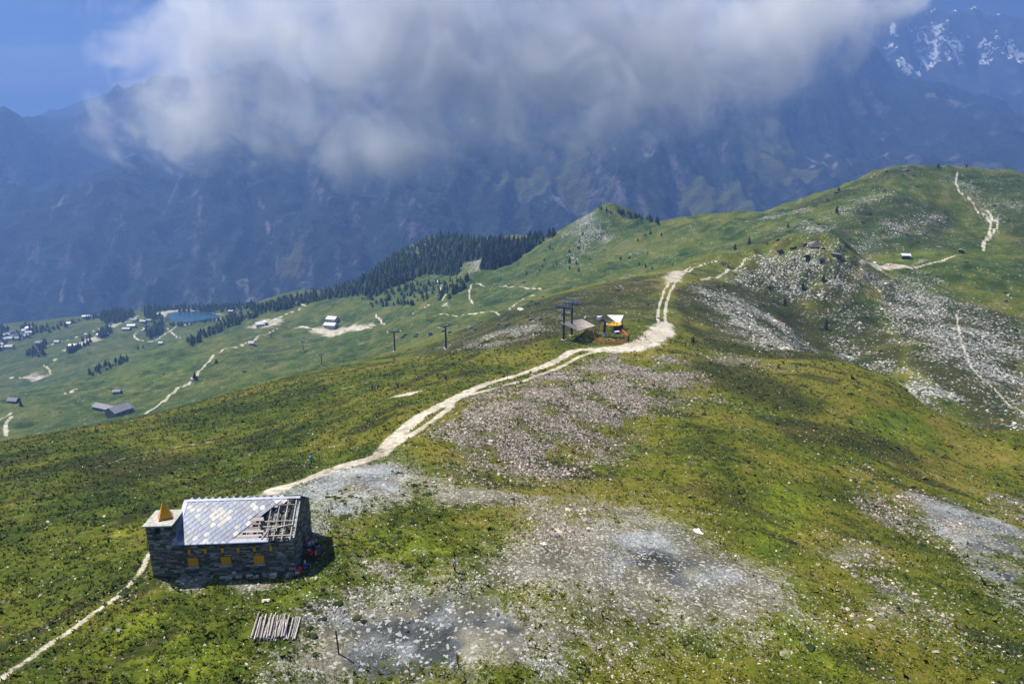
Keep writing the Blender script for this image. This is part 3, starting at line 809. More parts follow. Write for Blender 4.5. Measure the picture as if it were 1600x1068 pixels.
# ------------------------------------------------------------------ object helpers
def material(name, col, rough=0.8, var=0.0, scale=3.0, metal=0.0, bump=0.0, spec=0.3, island=0.0, streak=None):
    m = bpy.data.materials.get(name)
    if m:
        return m
    m = bpy.data.materials.new(name)
    m.use_nodes = True
    n = NT(m.node_tree)
    n.n.clear()
    tc = n.node('ShaderNodeTexCoord').outputs['Object']
    vec = n.scalevec(tc, streak) if streak else tc
    nz = n.noise(vec, scale, 5, 0.65)
    c = n.mix(n.step(nz, 0.3, 0.7), tuple(x * (1 - var) for x in col), tuple(min(1, x * (1 + var)) for x in col))
    if island:
        rnd = n.node('ShaderNodeNewGeometry').outputs['Random Per Island']
        oi = n.node('ShaderNodeObjectInfo').outputs['Random']
        f = n.math('FRACT', n.math('ADD', rnd, n.math('MULTIPLY', oi, 7.3)))
        c = n.mix(1.0, c, n.ramp(f, [(0, (1 - island,) * 3), (1, (1 + island * 0.6,) * 3)]), 'MULTIPLY')
    b = n.node('ShaderNodeBsdfPrincipled', {'Base Color': c, 'Roughness': rough, 'Metallic': metal})
    b.inputs['Specular IOR Level'].default_value = spec
    if bump:
        n.put(b.inputs['Normal'], n.node('ShaderNodeBump', {'Height': nz, 'Strength': bump, 'Distance': 0.05}).outputs[0])
    n.l.new(b.outputs[0], n.node('ShaderNodeOutputMaterial').inputs[0])
    return m


def link(name, me, mat=None, parent=None, loc=None, rot=None, scale=None):
    o = bpy.data.objects.new(name, me)
    COL.objects.link(o)
    if parent is not None:
        o.parent = parent
    if loc is not None:
        o.location = loc
    if rot is not None:
        o.rotation_euler = rot
    if scale is not None:
        o.scale = scale
    if mat is not None and not me.materials:
        me.materials.append(mat)
    return o


def tag(o, label=None, cat=None, group=None, kind=None):
    if label:
        o['label'] = label
    if cat:
        o['category'] = cat
    if group:
        o['group'] = group
    if kind:
        o['kind'] = kind
    return o


def thing(name, loc, label, cat, group=None, rz=0.0):
    o = bpy.data.objects.new(name, None)
    o.empty_display_size = 0.2
    COL.objects.link(o)
    o.location = loc
    o.rotation_euler = (0, 0, rz)
    return tag(o, label, cat, group)


def copy_thing(root, loc, rz=0.0, label=None, group=None, scale=None):
    def cp(o, parent):
        c = o.copy()
        COL.objects.link(c)
        c.parent = parent
        for ch in o.children:
            cp(ch, c)
        return c
    r = cp(root, None)
    r.location = loc
    r.rotation_euler = (0, 0, rz)
    if scale:
        r.scale = scale
    if label:
        r['label'] = label
    if group:
        r['group'] = group
    return r


class MB:
    """Collects simple solids and links them as one mesh object."""
    def __init__(self):
        self.v, self.f = [], []

    def add(self, vs, fs):
        k = len(self.v)
        self.v += [tuple(v) for v in vs]
        self.f += [tuple(i + k for i in f) for f in fs]
        return self

    def box(self, lo, hi, taper=1.0):
        (x0, y0, z0), (x1, y1, z1) = lo, hi
        cx, cy = (x0 + x1) / 2, (y0 + y1) / 2
        top = [(cx + (x - cx) * taper, cy + (y - cy) * taper, z1) for x, y in ((x0, y0), (x1, y0), (x1, y1), (x0, y1))]
        self.add([(x0, y0, z0), (x1, y0, z0), (x1, y1, z0), (x0, y1, z0)] + top,
                 [(3, 2, 1, 0), (4, 5, 6, 7), (0, 1, 5, 4), (1, 2, 6, 5), (2, 3, 7, 6), (3, 0, 4, 7)])
        return self

    def bar(self, a, b, w, h=None, up=(0, 0, 1)):
        """A square-section bar from a to b."""
        h = h or w
        a, b = Vector(a), Vector(b)
        d = (b - a).normalized()
        s = d.cross(Vector(up))
        if s.length < 1e-4:
            s = d.cross(Vector((0, 1, 0)))
        s.normalize()
        t = s.cross(d)
        s, t = s * (w / 2), t * (h / 2)
        vs = [a - s - t, a + s - t, a + s + t, a - s + t, b - s - t, b + s - t, b + s + t, b - s + t]
        self.add(vs, [(3, 2, 1, 0), (4, 5, 6, 7), (0, 1, 5, 4), (1, 2, 6, 5), (2, 3, 7, 6), (3, 0, 4, 7)])
        return self

    def tube(self, a, b, r0, r1=None, n=8, wob=0.0):
        r1 = r0 if r1 is None else r1
        a, b = Vector(a), Vector(b)
        d = (b - a).normalized()
        s = d.cross(Vector((0, 0, 1)))
        if s.length < 1e-4:
            s = Vector((1, 0, 0))
        s.normalize()
        t = d.cross(s)
        vs = []
        for c, r in ((a, r0), (b, r1)):
            for i in range(n):
                q = 2 * math.pi * i / n
                k = r * (1 + wob * random.uniform(-1, 1))
                vs.append(c + s * (math.cos(q) * k) + t * (math.sin(q) * k))
        fs = [(i, (i + 1) % n, n + (i + 1) % n, n + i) for i in range(n)] + [tuple(range(n - 1, -1, -1)), tuple(range(n, 2 * n))]
        self.add(vs, fs)
        return self

    def mesh(self, name):
        me = bpy.data.meshes.new(name)
        me.from_pydata([tuple(v) for v in self.v], [], self.f)
        bm = bmesh.new()
        bm.from_mesh(me)
        bmesh.ops.recalc_face_normals(bm, faces=bm.faces)
        bm.to_mesh(me)
        bm.free()
        return me

    def build(self, name, mat, parent=None, **k):
        return link(name, self.mesh(name), mat, parent, **k)


def raw_mesh(name, verts, faces, mat, attrs=None):
    """Fast mesh from numpy triangles."""
    me = bpy.data.meshes.new(name)
    me.vertices.add(len(verts))
    me.vertices.foreach_set('co', verts.astype(np.float32).ravel())
    k = faces.shape[1]
    me.loops.add(faces.size)
    me.loops.foreach_set('vertex_index', faces.astype(np.int32).ravel())
    me.polygons.add(len(faces))
    me.polygons.foreach_set('loop_start', np.arange(0, faces.size, k, dtype=np.int32))
    me.update(calc_edges=True)
    for nm, val in (attrs or {}).items():
        a = me.attributes.new(nm, 'FLOAT', 'POINT')
        a.data.foreach_set('value', val.astype(np.float32))
    me.materials.append(mat)
    return me


def seen(x, y, z, pad=60):
    """Photo position of a point (for leaving out what the view cannot show)."""
    zz = z - CAM_Z
    dep = y * CP - zz * SP
    return 800 + FOC * x / dep, 534 - FOC * (y * SP + zz * CP) / dep


# ------------------------------------------------------------------ loose stones
def stone_material(name, stops):
    m = bpy.data.materials.new(name)
    m.use_nodes = True
    n = NT(m.node_tree)
    n.n.clear()
    geo = n.node('ShaderNodeNewGeometry')
    oi = n.node('ShaderNodeObjectInfo').outputs['Random']
    f = n.math('FRACT', n.math('ADD', geo.outputs['Random Per Island'], n.math('MULTIPLY', oi, 5.7)))
    nz = n.noise(geo.outputs['Position'], 4.0, 4, 0.7)
    c = n.mix(1.0, n.ramp(f, stops), n.ramp(nz, [(0.3, (0.65, 0.65, 0.65)), (0.7, (1.25, 1.22, 1.15))]), 'MULTIPLY')
    b = n.node('ShaderNodeBsdfPrincipled', {'Base Color': c, 'Roughness': 0.9})
    b.inputs['Specular IOR Level'].default_value = 0.2
    n.l.new(b.outputs[0], n.node('ShaderNodeOutputMaterial').inputs[0])
    return m


PINK = stone_material('stone_pink_grey', [(0, (0.09, 0.075, 0.065)), (0.4, (0.16, 0.135, 0.12)), (0.75, (0.29, 0.25, 0.225)), (1, (0.52, 0.47, 0.42))])
PALE = stone_material('stone_pale', [(0, (0.14, 0.135, 0.12)), (0.5, (0.25, 0.245, 0.22)), (1, (0.58, 0.57, 0.52))])
SLATE = stone_material('stone_slate', [(0, (0.035, 0.045, 0.055)), (0.55, (0.14, 0.16, 0.175)), (1, (0.46, 0.48, 0.48))])

# an angular chip: four base corners and a short top ridge, open underneath where it sits in the ground
CHIP_V = np.array([(-1,-1,-1),(1,-1,-1),(1,1,-1),(-1,1,-1),(-.45,-.15,1),(.5,.2,.8)], float)
CHIP_F = np.array([(0,1,5),(0,5,4),(1,2,5),(2,3,4),(2,4,5),(3,0,4)])


def scatter_stones(name, mat, n, r0, r1, prob, size, flat=0.5, grow=0.0):
    az = rng.uniform(-R(48), R(48), n)
    r = np.exp(rng.uniform(math.log(r0), math.log(r1), n))
    x, y = r * np.sin(az), r * np.cos(az)
    keep = rng.random(n) < prob(x, y, r)
    x, y, r = x[keep], y[keep], r[keep]
    px, py = seen(x, y, T.z(x, y))
    ok = (px > -140) & (px < 1740) & (py < 1150)
    x, y, r = x[ok], y[ok], r[ok]
    n = len(x)
    s = size * np.exp(rng.normal(0, 0.38, n)) * (1 + grow * r / 100)
    shp = np.stack([s * rng.uniform(0.7, 1.4, n), s * rng.uniform(0.6, 1.1, n), s * flat * rng.uniform(0.5, 1.2, n)], -1) * 0.5
    v = CHIP_V[None] * rng.uniform(0.55, 1.0, (n, 6, 3)) * shp[:, None, :]
    a = rng.uniform(0, 6.283, n)
    tl = rng.normal(0, 0.35, n)
    ca, sa, ct, st = np.cos(a)[:, None], np.sin(a)[:, None], np.cos(tl)[:, None], np.sin(tl)[:, None]
    X, Z = v[..., 0] * ct - v[..., 2] * st, v[..., 0] * st + v[..., 2] * ct
    X, Y = X * ca - v[..., 1] * sa, X * sa + v[..., 1] * ca
    z = T.z(x, y) + shp[:, 2] * 0.55
    V = np.stack([X + x[:, None], Y + y[:, None], Z + z[:, None]], -1).reshape(-1, 3)
    F = (CHIP_F[None] + (np.arange(n) * 6)[:, None, None]).reshape(-1, 3)
    o = link(name, raw_mesh(name, V, F, mat))
    o['kind'] = 'stuff'
    return n


def mk(k):
    return lambda x, y: T.sample(M[k], x, y)


def off_house(x, y):
    return (np.abs(x - HX) > 7.6) | (np.abs(y - HY) > 4.3)


clus = lambda x, y, wl, sd: fbm(x, y, wl, 3, 0.6, sd)
n1 = scatter_stones('scree', PINK, 185000, 60, 300, lambda x, y, r: np.clip(mk('scree')(x, y) * 1.15 - mk('path')(x, y), 0, 1) * smooth(clus(x, y, 6, 101), -0.95, 0.3), 0.27, 0.65, grow=0.22)
n2 = scatter_stones('slate_rubble', SLATE, 90000, 40, 200, lambda x, y, r: np.clip(mk('slate')(x, y) * 0.7 - 0.45 * mk('dark')(x, y) - mk('path')(x, y), 0, 1) * smooth(clus(x, y, 5, 105), -0.5, 0.5) * off_house(x, y), 0.17, 0.5)
n3 = scatter_stones('scattered_stones', PALE, 230000, 40, 330, lambda x, y, r: np.clip(0.09 + 0.6 * smooth(clus(x, y, 9, 103), 0.15, 0.95) + 0.2 * mk('gravel')(x, y) - 0.6 * mk('dark')(x, y) + 0.12 * mk('scree')(x, y), 0, 1) * (1 - mk('path')(x, y)) * off_house(x, y) * (0.25 + 0.75 * smooth(x, -60, 0)), 0.135, 0.6, grow=0.14)
n3b = scatter_stones('boulder_field', PALE, 100000, 180, 720, lambda x, y, r: np.clip(mk('scree')(x, y) * 1.2 - 0.1, 0, 1) * mk('coarse')(x, y) * (x > 20) * smooth(clus(x, y, 14, 107), -0.4, 0.5), 0.75, 0.6, grow=0.06)
# ------------------------------------------------------------------ grass: tussocks as splayed blades
def grass_material():
    m = bpy.data.materials.new('grass')
    m.use_nodes = True
    n = NT(m.node_tree)
    n.n.clear()
    geo = n.node('ShaderNodeNewGeometry')
    pos = geo.outputs['Position']
    tone = n.math('ADD', n.math('MULTIPLY', n.noise(pos, 0.016, 5, 0.6, 0.4), 0.45), n.math('ADD', n.math('MULTIPLY', n.noise(pos, 0.09, 5, 0.62, 0.3), 0.4), n.math('MULTIPLY', geo.outputs['Random Per Island'], 0.22)))
    c = n.ramp(tone, [(0.38, (0.008, 0.018, 0.002)), (0.47, (0.027, 0.048, 0.004)), (0.54, (0.064, 0.088, 0.006)), (0.62, (0.115, 0.116, 0.011)), (0.70, (0.18, 0.14, 0.035))])
    c = n.mix(n.math('MULTIPLY', n.attr('dry'), 0.7), c, n.ramp(tone, [(0.40, (0.019, 0.030, 0.003)), (0.48, (0.066, 0.079, 0.005)), (0.56, (0.138, 0.137, 0.011)), (0.66, (0.215, 0.175, 0.035))]))
    c = n.mix(n.math('MULTIPLY', n.attr('lush'), 0.45), c, (0.11, 0.145, 0.010))
    c = n.mix(n.math('MULTIPLY', n.attr('heath'), 0.65), c, (0.028, 0.036, 0.010))  # tussocks darken likewise, for heath and for painted shade
    b = n.node('ShaderNodeBsdfPrincipled', {'Base Color': c, 'Roughness': 0.8})
    b.inputs['Specular IOR Level'].default_value = 0.15
    n.l.new(b.outputs[0], n.node('ShaderNodeOutputMaterial').inputs[0])
    return m


def scatter_grass(n, r0, r1):
    az = rng.uniform(-R(48), R(48), n)
    r = np.exp(rng.uniform(math.log(r0), math.log(r1), n))
    x, y = r * np.sin(az), r * np.cos(az)
    bare = np.clip(mk('path')(x, y) * 1.5 + mk('gravel')(x, y) * 1.15 + mk('scree')(x, y) * 0.75, 0, 1)
    keep = (rng.random(n) < (1 - bare) * (0.25 + 0.75 * smooth(clus(x, y, 3.0, 111), -0.5, 0.5))) & off_house(x, y)
    x, y, r = x[keep], y[keep], r[keep]
    px, py = seen(x, y, T.z(x, y))
    ok = (px > -140) & (px < 1740) & (py < 1150)
    x, y, r = x[ok], y[ok], r[ok]
    n = len(x)
    z = T.z(x, y)
    s = 0.115 * np.exp(rng.normal(0, 0.4, n)) * (1 + r / 100)
    k = 4
    a = rng.uniform(0, 6.283, (n, k))
    lean = rng.uniform(0.5, 1.3, (n, k)) * s[:, None]
    ht = rng.uniform(0.35, 0.9, (n, k)) * s[:, None]
    w = 0.35 * s[:, None]
    bx, by = -np.sin(a) * w, np.cos(a) * w
    p0 = np.stack([x[:, None] + bx, y[:, None] + by, np.broadcast_to(z[:, None] - 0.05, (n, k))], -1)
    p1 = np.stack([x[:, None] - bx, y[:, None] - by, np.broadcast_to(z[:, None] - 0.05, (n, k))], -1)
    p2 = np.stack([x[:, None] + np.cos(a) * lean, y[:, None] + np.sin(a) * lean, z[:, None] + ht], -1)
    V = np.stack([p0, p1, p2], 2).reshape(-1, 3)
    F = np.arange(len(V)).reshape(-1, 3)
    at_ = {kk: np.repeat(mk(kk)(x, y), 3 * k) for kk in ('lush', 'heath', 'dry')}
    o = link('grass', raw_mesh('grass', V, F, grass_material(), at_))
    o['kind'] = 'stuff'
    return n


n4 = scatter_grass(205000, 40, 260)

# low dark shrubs (juniper, alpine rose) hugging the slopes
def scatter_shrubs(n, r0, r1):
    az = rng.uniform(-R(48), R(48), n)
    r = np.exp(rng.uniform(math.log(r0), math.log(r1), n))
    x, y = r * np.sin(az), r * np.cos(az)
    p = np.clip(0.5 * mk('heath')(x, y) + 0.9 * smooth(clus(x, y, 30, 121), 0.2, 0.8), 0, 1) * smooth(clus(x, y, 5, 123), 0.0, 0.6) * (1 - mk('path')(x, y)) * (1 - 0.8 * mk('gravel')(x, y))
    keep = (rng.random(n) < p) & off_house(x, y)
    x, y, r = x[keep], y[keep], r[keep]
    px, py = seen(x, y, T.z(x, y))
    ok = (px > -140) & (px < 1740) & (py < 1150)
    x, y, r = x[ok], y[ok], r[ok]
    n = len(x)
    s = 0.20 * np.exp(rng.normal(0, 0.35, n)) * (1 + r / 130)
    k = 7
    a = (np.arange(k) / k * 6.283)[None] + rng.uniform(0, 6.28, (n, 1))
    rad = s[:, None] * rng.uniform(0.6, 1.25, (n, k))
    z = T.z(x, y)
    rim = np.stack([x[:, None] + np.cos(a) * rad, y[:, None] + np.sin(a) * rad, z[:, None] + s[:, None] * rng.uniform(-0.12, 0.25, (n, k))], -1)
    top = np.stack([x + rng.normal(0, 0.2, n) * s, y + rng.normal(0, 0.2, n) * s, z + s * rng.uniform(0.35, 0.7, n)], -1)[:, None]
    V = np.concatenate([rim, top], 1).reshape(-1, 3)
    b = (np.arange(n) * (k + 1))[:, None]
    F = np.stack([b + np.arange(k)[None], b + (np.arange(k)[None] + 1) % k, np.broadcast_to(b + k, (n, k))], -1).reshape(-1, 3)
    m = material('shrub', (0.026, 0.038, 0.012), 0.9, 0.5, 2.0, spec=0.1, island=0.5)
    o = link('ground_cover', raw_mesh('ground_cover', V, F, m))
    o['kind'] = 'stuff'
    return n


n5 = scatter_shrubs(46000, 45, 800)
print('SCATTER', n1, n2, n3, n4, n5)

# ------------------------------------------------------------------ boulders one can pick out
ROCKS = []
for i in range(7):
    bm = bmesh.new()
    bmesh.ops.create_icosphere(bm, subdivisions=2, radius=0.55)
    rr = random.Random(50 + i)
    cuts = [(Vector((rr.uniform(-1, 1), rr.uniform(-1, 1), rr.uniform(-0.6, 1))).normalized(), rr.uniform(0.10, 0.30)) for _ in range(7)]
    for v in bm.verts:
        for d, h in cuts:
            e = v.co.dot(d) - h
            if e > 0:
                v.co -= d * e
        v.co.z *= 0.62
    me = bpy.data.meshes.new('boulder')
    bm.to_mesh(me)
    bm.free()
    me.materials.append((PALE, PINK, SLATE)[i % 3] if i < 6 else PALE)
    ROCKS.append(me)


def boulder(px, py, w, label, group, kind=None):
    p = T.hit(px, py)
    s = w * math.hypot(*p[:2]) / FOC * 1.05
    o = link('boulder', ROCKS[kind if kind is not None else random.randrange(7)], loc=(p[0], p[1], p[2] + s * 0.12),
             rot=(random.uniform(-0.25, 0.25), random.uniform(-0.25, 0.25), random.uniform(0, 6.28)), scale=(s, s * random.uniform(0.6, 0.95), s * random.uniform(0.5, 0.9)))
    return tag(o, label, 'boulder', group)

# ------------------------------------------------------------------ ruined stone chapel
BASE_Z = 0.62
CH = thing('stone_chapel', (-29.55, 64.35, BASE_Z), 'dark stone chapel ruin with half stripped slate roof and squat tower', 'chapel', rz=R(4))
WALL_M = stone_material('wall_stone', [(0, (0.05, 0.054, 0.042)), (0.4, (0.115, 0.122, 0.098)), (0.75, (0.20, 0.205, 0.17)), (1, (0.36, 0.355, 0.30))])
MORTAR = material('wall_joint', (0.035, 0.038, 0.033), 0.95, 0.3)
YELL = material('ochre_paint', (0.62, 0.30, 0.012), 0.55, 0.12, 6.0)
PALESLAB = material('pale_slab', (0.34, 0.34, 0.31), 0.9, 0.3, 3.0, bump=0.3)
WOOD = material('grey_timber', (0.40, 0.36, 0.34), 0.85, 0.35, 5.0, island=0.45, streak=(1, 8, 8))
METAL = material('zinc_sheet', (0.27, 0.30, 0.37), 0.5, 0.2, 2.0, metal=0.3)
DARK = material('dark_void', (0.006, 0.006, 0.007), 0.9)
SL_A = material('roof_slate', (0.065, 0.11, 0.22), 0.42, 0.25, 4.0, spec=0.55, island=0.35)
SL_B = material('roof_slate_pale', (0.38, 0.37, 0.36), 0.5, 0.3, 4.0, spec=0.5, island=0.5)
SL_C = material('roof_slate_dark', (0.10, 0.13, 0.21), 0.40, 0.2, 4.0, spec=0.55, island=0.25)
RUST = material('rust', (0.32, 0.10, 0.03), 0.8, 0.3)

X0, XT, X1 = -7.1, -4.6, 7.1
Y0, Y1 = -3.8, 3.8
EAVE, RIDGE, TOWER = 4.0, 6.4, 5.75


def courses(mb, p, q, out, top, holes, seed, depth=0.22):
    """Roughly coursed stones along the foot line p-q; top(s) is the wall height at s metres, holes are (s0, s1, z0, z1)."""
    rr = random.Random(seed)
    p, q, out = Vector(p), Vector(q), Vector(out)
    L = (q - p).length
    d = (q - p) / L
    z = 0.0
    while z < RIDGE:
        h = rr.uniform(0.11, 0.23)
        s = -rr.uniform(0, 0.3)
        while s < L:
            w = rr.uniform(0.22, 0.78)
            a, b = max(s, 0), min(s + w, L)
            s += w
            if b - a < 0.08 or top((a + b) / 2) < z + h * 0.6:
                continue
            parts = [(a, b)]
            for h0, h1, z0, z1 in holes:
                if z + h > z0 + 0.02 and z < z1 - 0.02:
                    np_ = []
                    for u, v in parts:
                        if v <= h0 or u >= h1:
                            np_.append((u, v))
                        else:
                            if u < h0 - 0.06:
                                np_.append((u, h0))
                            if v > h1 + 0.06:
                                np_.append((h1, v))
                    parts = np_
            for u, v in parts:
                pr = rr.uniform(0.0, 0.05)
                g = 0.012
                zz = z + h - g
                A, B = p + d * (u + g), p + d * (v - g)
                o0, o1 = out * (pr), out * (pr - depth)
                j = lambda: Vector((rr.uniform(-.01, .01), rr.uniform(-.01, .01), rr.uniform(-.015, .015)))
                vs = [A + o1, B + o1, B + o0 + j(), A + o0 + j()]
                vs = [Vector((k.x, k.y, k.z + z + g)) for k in vs] + [Vector((k.x, k.y, k.z + zz)) for k in (A + o1, B + o1, B + o0 + j() * 1.0, A + o0 + j())]
                mb.add(vs, [(3, 2, 1, 0), (4, 5, 6, 7), (0, 1, 5, 4), (1, 2, 6, 5), (2, 3, 7, 6), (3, 0, 4, 7)])
        z += h


WINX = (-3.05, 0.2, 3.5)
SLOTX = (-3.2, -1.63, 0.05, 1.6, 3.2, 4.83)
WZ = (1.02, 1.98)
holes = [(x - 0.54 - X0, x + 0.54 - X0, *WZ) for x in WINX] + [(x - 0.14 - X0, x + 0.14 - X0, 2.5, 3.08) for x in SLOTX] + [(0.85, 1.35, 4.95, 5.4)]
mb = MB()
courses(mb, (X0, Y0, 0), (X1, Y0, 0), (0, -1, 0), lambda s: TOWER if s < 2.5 else EAVE - 0.02, holes, 1)
gable = lambda s: EAVE + (RIDGE - EAVE) * (1 - abs(s - 3.8) / 3.8) - 0.03
courses(mb, (X1, Y0, 0), (X1, Y1, 0), (1, 0, 0), gable, [(2.0, 2.35, 3.1, 4.1), (4.9, 5.2, 2.2, 3.2), (3.3, 4.4, 0, 2.0)], 2)
courses(mb, (X1, Y1, 0), (XT, Y1, 0), (0, 1, 0), lambda s: EAVE - 0.02, [], 3)
courses(mb, (XT, Y1, 0), (XT, -1.0, 0), (-1, 0, 0), lambda s: gable(7.6 - s), [], 4)
courses(mb, (X0, -1.0, 0), (X0, Y0, 0), (-1, 0, 0), lambda s: TOWER, [], 5)
courses(mb, (XT, -1.0, 0), (X0, -1.0, 0), (0, 1, 0), lambda s: TOWER, [], 6)
mb2 = MB()
courses(mb2, (XT, Y0, 0), (XT, -1.0, 0), (1, 0, 0), lambda s: TOWER, [], 7, depth=0.1)
mb.v += mb2.v and []
k = len(mb.v)
mb.v += mb2.v
mb.f += [tuple(i + k for i in f) for f in mb2.f]
tag(mb.build('masonry', WALL_M, CH), kind='stuff')
# solid core behind the face stones
core = MB()
t = 0.18
core.box((X0 + t, Y0 + t, -0.6), (XT - 0.06, -1.0 - t, TOWER))
core.box((XT + 0.01, Y0 + t, -0.6), (X1 - t, Y0 + 0.6, EAVE - 0.02))
core.box((XT + 0.01, Y1 - 0.6, -0.6), (X1 - t, Y1 - t, EAVE - 0.02))
for xa, xb in ((XT + 0.06, XT + 0.5), (X1 - 0.6, X1 - t)):
    yy0, yy1 = Y0 + 0.62, Y1 - 0.62
    hh = EAVE + (RIDGE - EAVE) * (0.62 / 3.8) - 0.1
    core.add([(xa, yy0, -.6), (xa, yy1, -.6), (xa, yy1, hh), (xa, 0, RIDGE - 0.12), (xa, yy0, hh), (xb, yy0, -.6), (xb, yy1, -.6), (xb, yy1, hh), (xb, 0, RIDGE - 0.12), (xb, yy0, hh)],
             [(4, 3, 2, 1, 0), (5, 6, 7, 8, 9), (0, 1, 6, 5), (1, 2, 7, 6), (2, 3, 8, 7), (3, 4, 9, 8), (4, 0, 5, 9)])
core.build('wall', MORTAR, CH)
# windows boarded in ochre, with pale sills, and the row of ochre vent slots above
for x in WINX:
    w = MB().box((x - 0.53, Y0 + 0.10, WZ[0]), (x + 0.53, Y0 + 0.16, WZ[1])).build('window', YELL, CH)
    MB().bar((x - 0.53, Y0 + 0.085, WZ[1] - 0.03), (x + 0.53, Y0 + 0.085, WZ[1] - 0.03), 0.03, 0.06).bar((x - 0.5, Y0 + 0.085, WZ[0]), (x - 0.5, Y0 + 0.085, WZ[1] - 0.06), 0.06, 0.03).bar((x + 0.5, Y0 + 0.085, WZ[0]), (x + 0.5, Y0 + 0.085, WZ[1] - 0.06), 0.06, 0.03).build('frame', YELL, w)
    MB().box((x - 0.66, Y0 - 0.16, WZ[0] - 0.11), (x + 0.66, Y0 + 0.1, WZ[0] - 0.005)).build('sill', PALESLAB, CH)
for x in SLOTX:
    MB().box((x - 0.135, Y0 - 0.10, 2.51), (x + 0.135, Y0 + 0.14, 3.07)).build('vent_slot', YELL, CH)
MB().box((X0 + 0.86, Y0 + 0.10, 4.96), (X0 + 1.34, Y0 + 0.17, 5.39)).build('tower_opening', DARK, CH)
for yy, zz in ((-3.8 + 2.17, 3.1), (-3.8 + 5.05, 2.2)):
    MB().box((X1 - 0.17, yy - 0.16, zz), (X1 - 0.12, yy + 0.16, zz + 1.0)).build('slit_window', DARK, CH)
    MB().box((X1 - 0.1, yy - 0.22, zz - 0.14), (X1 + 0.14, yy + 0.22, zz - 0.005)).build('sill', PALESLAB, CH)
MB().box((X1 - 0.17, -0.5, 0), (X1 - 0.1, 0.6, 1.98)).build('door', material('door_wood', (0.10, 0.06, 0.035), 0.8, 0.3), CH)
# tower cap slab and the ochre pyramid on it
MB().box((X0 - 0.22, Y0 - 0.24, TOWER), (XT + 0.16, -0.8, TOWER + 0.13)).build('tower_cap', PALESLAB, CH)
pyr = MB()
pc, pr, pz = Vector((-5.72, -2.35, 0)), 0.92, TOWER + 0.13
cs = [pc + Vector((math.cos(a) * pr, math.sin(a) * pr, 0)) for a in (R(-20), R(70), R(160), R(250))]
rim = MB().add([(c.x, c.y, pz) for c in cs] + [(c.x, c.y, pz + 0.13) for c in cs], [(3, 2, 1, 0), (4, 5, 6, 7), (0, 1, 5, 4), (1, 2, 6, 5), (2, 3, 7, 6), (3, 0, 4, 7)])
py_o = pyr.add([(pc.x + (c.x - pc.x) * .9, pc.y + (c.y - pc.y) * .9, pz + 0.14) for c in cs] + [(pc.x - 0.1, pc.y + 0.05, pz + 1.75)], [(3, 2, 1, 0), (0, 1, 4), (1, 2, 4), (2, 3, 4), (3, 0, 4)]).build('pyramid', YELL, CH)
rim.build('rim', RUST, py_o)
# roof timbers: slope frame (u along the ridge 0..1, v up the slope 0..1)
RX0, RX1 = XT + 0.04, X1 + 0.02
EY, EZ, RZ_ = Y0 - 0.32, EAVE - 0.16, RIDGE + 0.02
SLN = Vector((0, -(RZ_ - EZ), -EY)).normalized()


def slope(u, v, lift=0.0):
    return Vector((RX0 + (RX1 - RX0) * u, EY * (1 - v), EZ + (RZ_ - EZ) * v)) + SLN * lift


def slab(mb, u0, u1, v0, v1, l0, l1):
    a = [slope(u0, v0, l0), slope(u1, v0, l0), slope(u1, v1, l0), slope(u0, v1, l0), slope(u0, v0, l1), slope(u1, v0, l1), slope(u1, v1, l1), slope(u0, v1, l1)]
    return mb.add(a, [(3, 2, 1, 0), (4, 5, 6, 7), (0, 1, 5, 4), (1, 2, 6, 5), (2, 3, 7, 6), (3, 0, 4, 7)])


edge = lambda v: 0.475 + 0.42 * v + 0.03 * math.sin(v * 9)
for u in (0.02, 0.12, 0.24, 0.36, 0.48, 0.60, 0.69, 0.765, 0.835, 0.905, 0.975):
    lo_v = 0.0 if u != 0.765 else 0.0
    slab(MB(), u, u + 0.0085, lo_v, 0.985, 0.0, 0.13).build('rafter', WOOD, CH)
# old stone deck below the bare rafters
lz = MB()
for i in range(15):
    for j in range(9):
        u, v = 0.70 + i * 0.0205 + random.uniform(-.006, .006), 0.01 + j * 0.108 + random.uniform(-.02, .02)
        w_, h_ = random.uniform(0.017, 0.032), random.uniform(0.07, 0.14)
        l = -0.30 + random.uniform(-0.05, 0.08)
        slab(lz, u, min(u + w_, 0.995), v, min(v + h_, 0.97), l, l + random.uniform(0.03, 0.08))
tag(lz.build('stone_slab_deck', stone_material('lauze', [(0, (0.05, 0.055, 0.055)), (0.5, (0.17, 0.18, 0.175)), (1, (0.38, 0.38, 0.35))]), CH), kind='stuff')
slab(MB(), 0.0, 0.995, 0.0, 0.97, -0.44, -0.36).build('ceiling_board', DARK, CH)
# boards nailed across the rafters; some are gone
for j in range(22):
    v0 = 0.012 + j * 0.0436
    end = 0.735 - 0.05 * v0 + random.uniform(-0.02, 0.025)
    if v0 > 0.72:
        end = edge(v0) + 0.02
    if j in (2, 3):
        for a, b in ((0.0, 0.52), (0.545, 0.57), (0.62, 0.66)) if j == 3 else ((0.0, 0.735),):
            slab(MB(), a, b, v0, v0 + 0.040, 0.132, 0.155).build('plank', WOOD, CH)
        continue
    if j in (7, 9, 12):
        slab(MB(), 0, edge(v0) + random.uniform(.0, .05), v0, v0 + 0.040, 0.132, 0.155).build('plank', WOOD, CH)
        continue
    slab(MB(), 0, max(end, edge(v0) - 0.05), v0, v0 + 0.040 + random.uniform(-.003, .002), 0.132, 0.155).build('plank', WOOD, CH)
